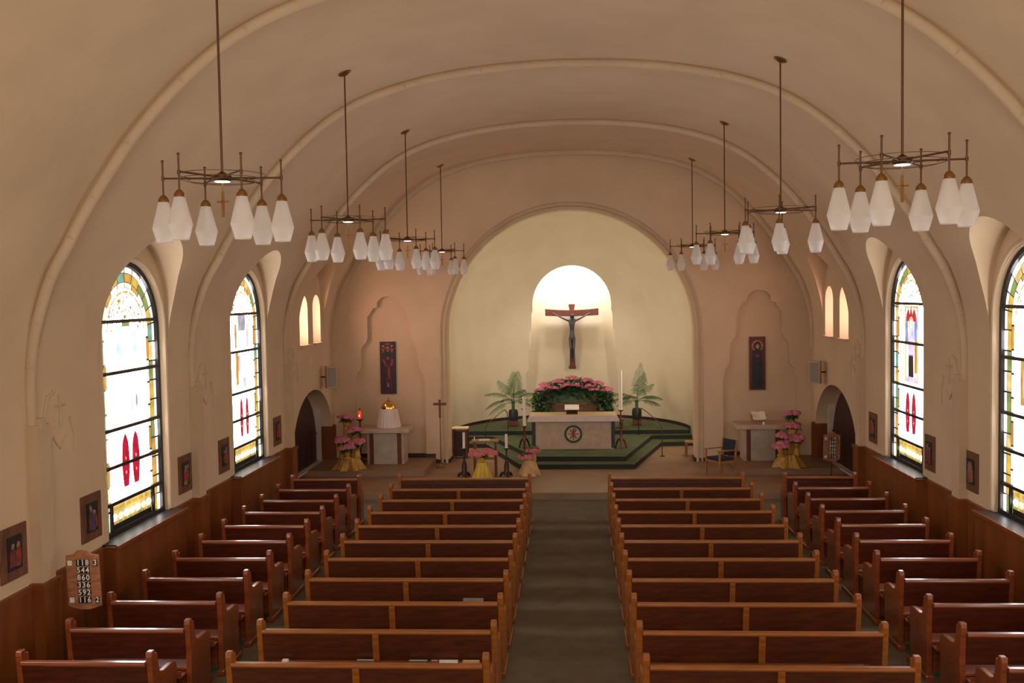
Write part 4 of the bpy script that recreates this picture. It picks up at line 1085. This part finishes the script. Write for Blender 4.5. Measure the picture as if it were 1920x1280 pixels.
# small plaque / intercom on right of altar back (dark box seen behind the candlestick)
root = empty('low_stand', (1.28, 28.6, .51)); MB().box(-.28, .28, -.12, .12, .24, .27).build('top', DKWOOD, root); MB().box(.18, .27, -.1, .1, 0, .24).build('side', DKWOOD, root); MB().box(-.27, -.18, -.1, .1, 0, .24).build('side', DKWOOD, root)
tag(root, 'low dark stand on the top step behind the right altar candlestick', 'stand')

# ------------------------------------------------------------------ light
def area(name, loc, target, sx, sy, power, col=(1, 1, 1), spread=None):
    l = bpy.data.lights.new(name, 'AREA'); l.shape = 'RECTANGLE'; l.size = sx; l.size_y = sy; l.energy = power; l.color = col
    if spread: l.spread = spread
    o = bpy.data.objects.new(name, l); COL.objects.link(o); o.location = loc
    o.rotation_euler = (Vector(target) - Vector(loc)).to_track_quat('-Z', 'Y').to_euler(); return o
# daylight fill lights, added on the windowless walls behind and beside the camera
for s in (-1, 1):
    for y in (8.4, 3.4, -.8):
        area('daylight_fill', (s * 6.0, y, 3.1), (0, y, 3.3), 1.9, 3.6, 76, (1, .95, .88))
area('daylight_fill', (0, -2.9, 6.0), (0, 10, 5.4), 3.0, 3.0, 350, (1, .95, .88))
# rosy daylight of the small paired windows, boosted by added area lights
for s, tw, pw in ((-1, TWL, 15), (1, TWR, 5)):
    for ty in tw: area('daylight_fill', (s * 6.40, ty, 3.95), (s * 2.5, 25.2, 3.7), .5, .9, pw, (1, .60, .50), math.radians(120))
# apse: concealed lamps behind the piers and in the top of the niche
for s in (-1, 1):
    area('apse_lamp', (AX + s * 3.28, 25.58, 3.4), (AX - s * .6, 31, 2.4), .12, 4.6, 112, (1, .91, .74))
area('niche_lamp', (NX, 31.25, 5.72), (NX, 32.0, 4.75), 2.1, .25, 150, (1, .97, .95))

w = bpy.data.worlds.new('world'); sc.world = w; w.use_nodes = True
w.node_tree.nodes['Background'].inputs[0].default_value = (.7, .8, 1, 1); w.node_tree.nodes['Background'].inputs[1].default_value = .05

# ------------------------------------------------------------------ camera
f_px, pit, yaw, rol = 1827.792, .04751148, .06325573, .01680522
def ray(a, b):
    x = cos(rol) * a - sin(rol) * b; y = sin(rol) * a + cos(rol) * b
    Y2, Z2 = 1, -y
    Y = cos(pit) * Y2 + sin(pit) * Z2; Z = -sin(pit) * Y2 + cos(pit) * Z2
    return Vector((cos(yaw) * x - sin(yaw) * Y, sin(yaw) * x + cos(yaw) * Y, Z))
fwd = ray(0, 0); rt = ray(1, 0) - fwd; up = -(ray(0, 1) - fwd)
cam = bpy.data.cameras.new('camera'); co = bpy.data.objects.new('camera', cam); COL.objects.link(co)
cam.sensor_width = 36; cam.lens = f_px / 1920 * 36; cam.clip_start = .05; cam.clip_end = 200
Mx = Matrix((rt.normalized(), up.normalized(), (-fwd).normalized())).transposed().to_4x4()
Mx.translation = Vector((.14865, 0, 4.46315)); co.matrix_world = Mx
sc.camera = co
vs_ = sc.view_settings; vs_.view_transform = 'Standard'; vs_.look = 'None'; vs_.gamma = 1; vs_.exposure = .2
vs_.use_curve_mapping = False
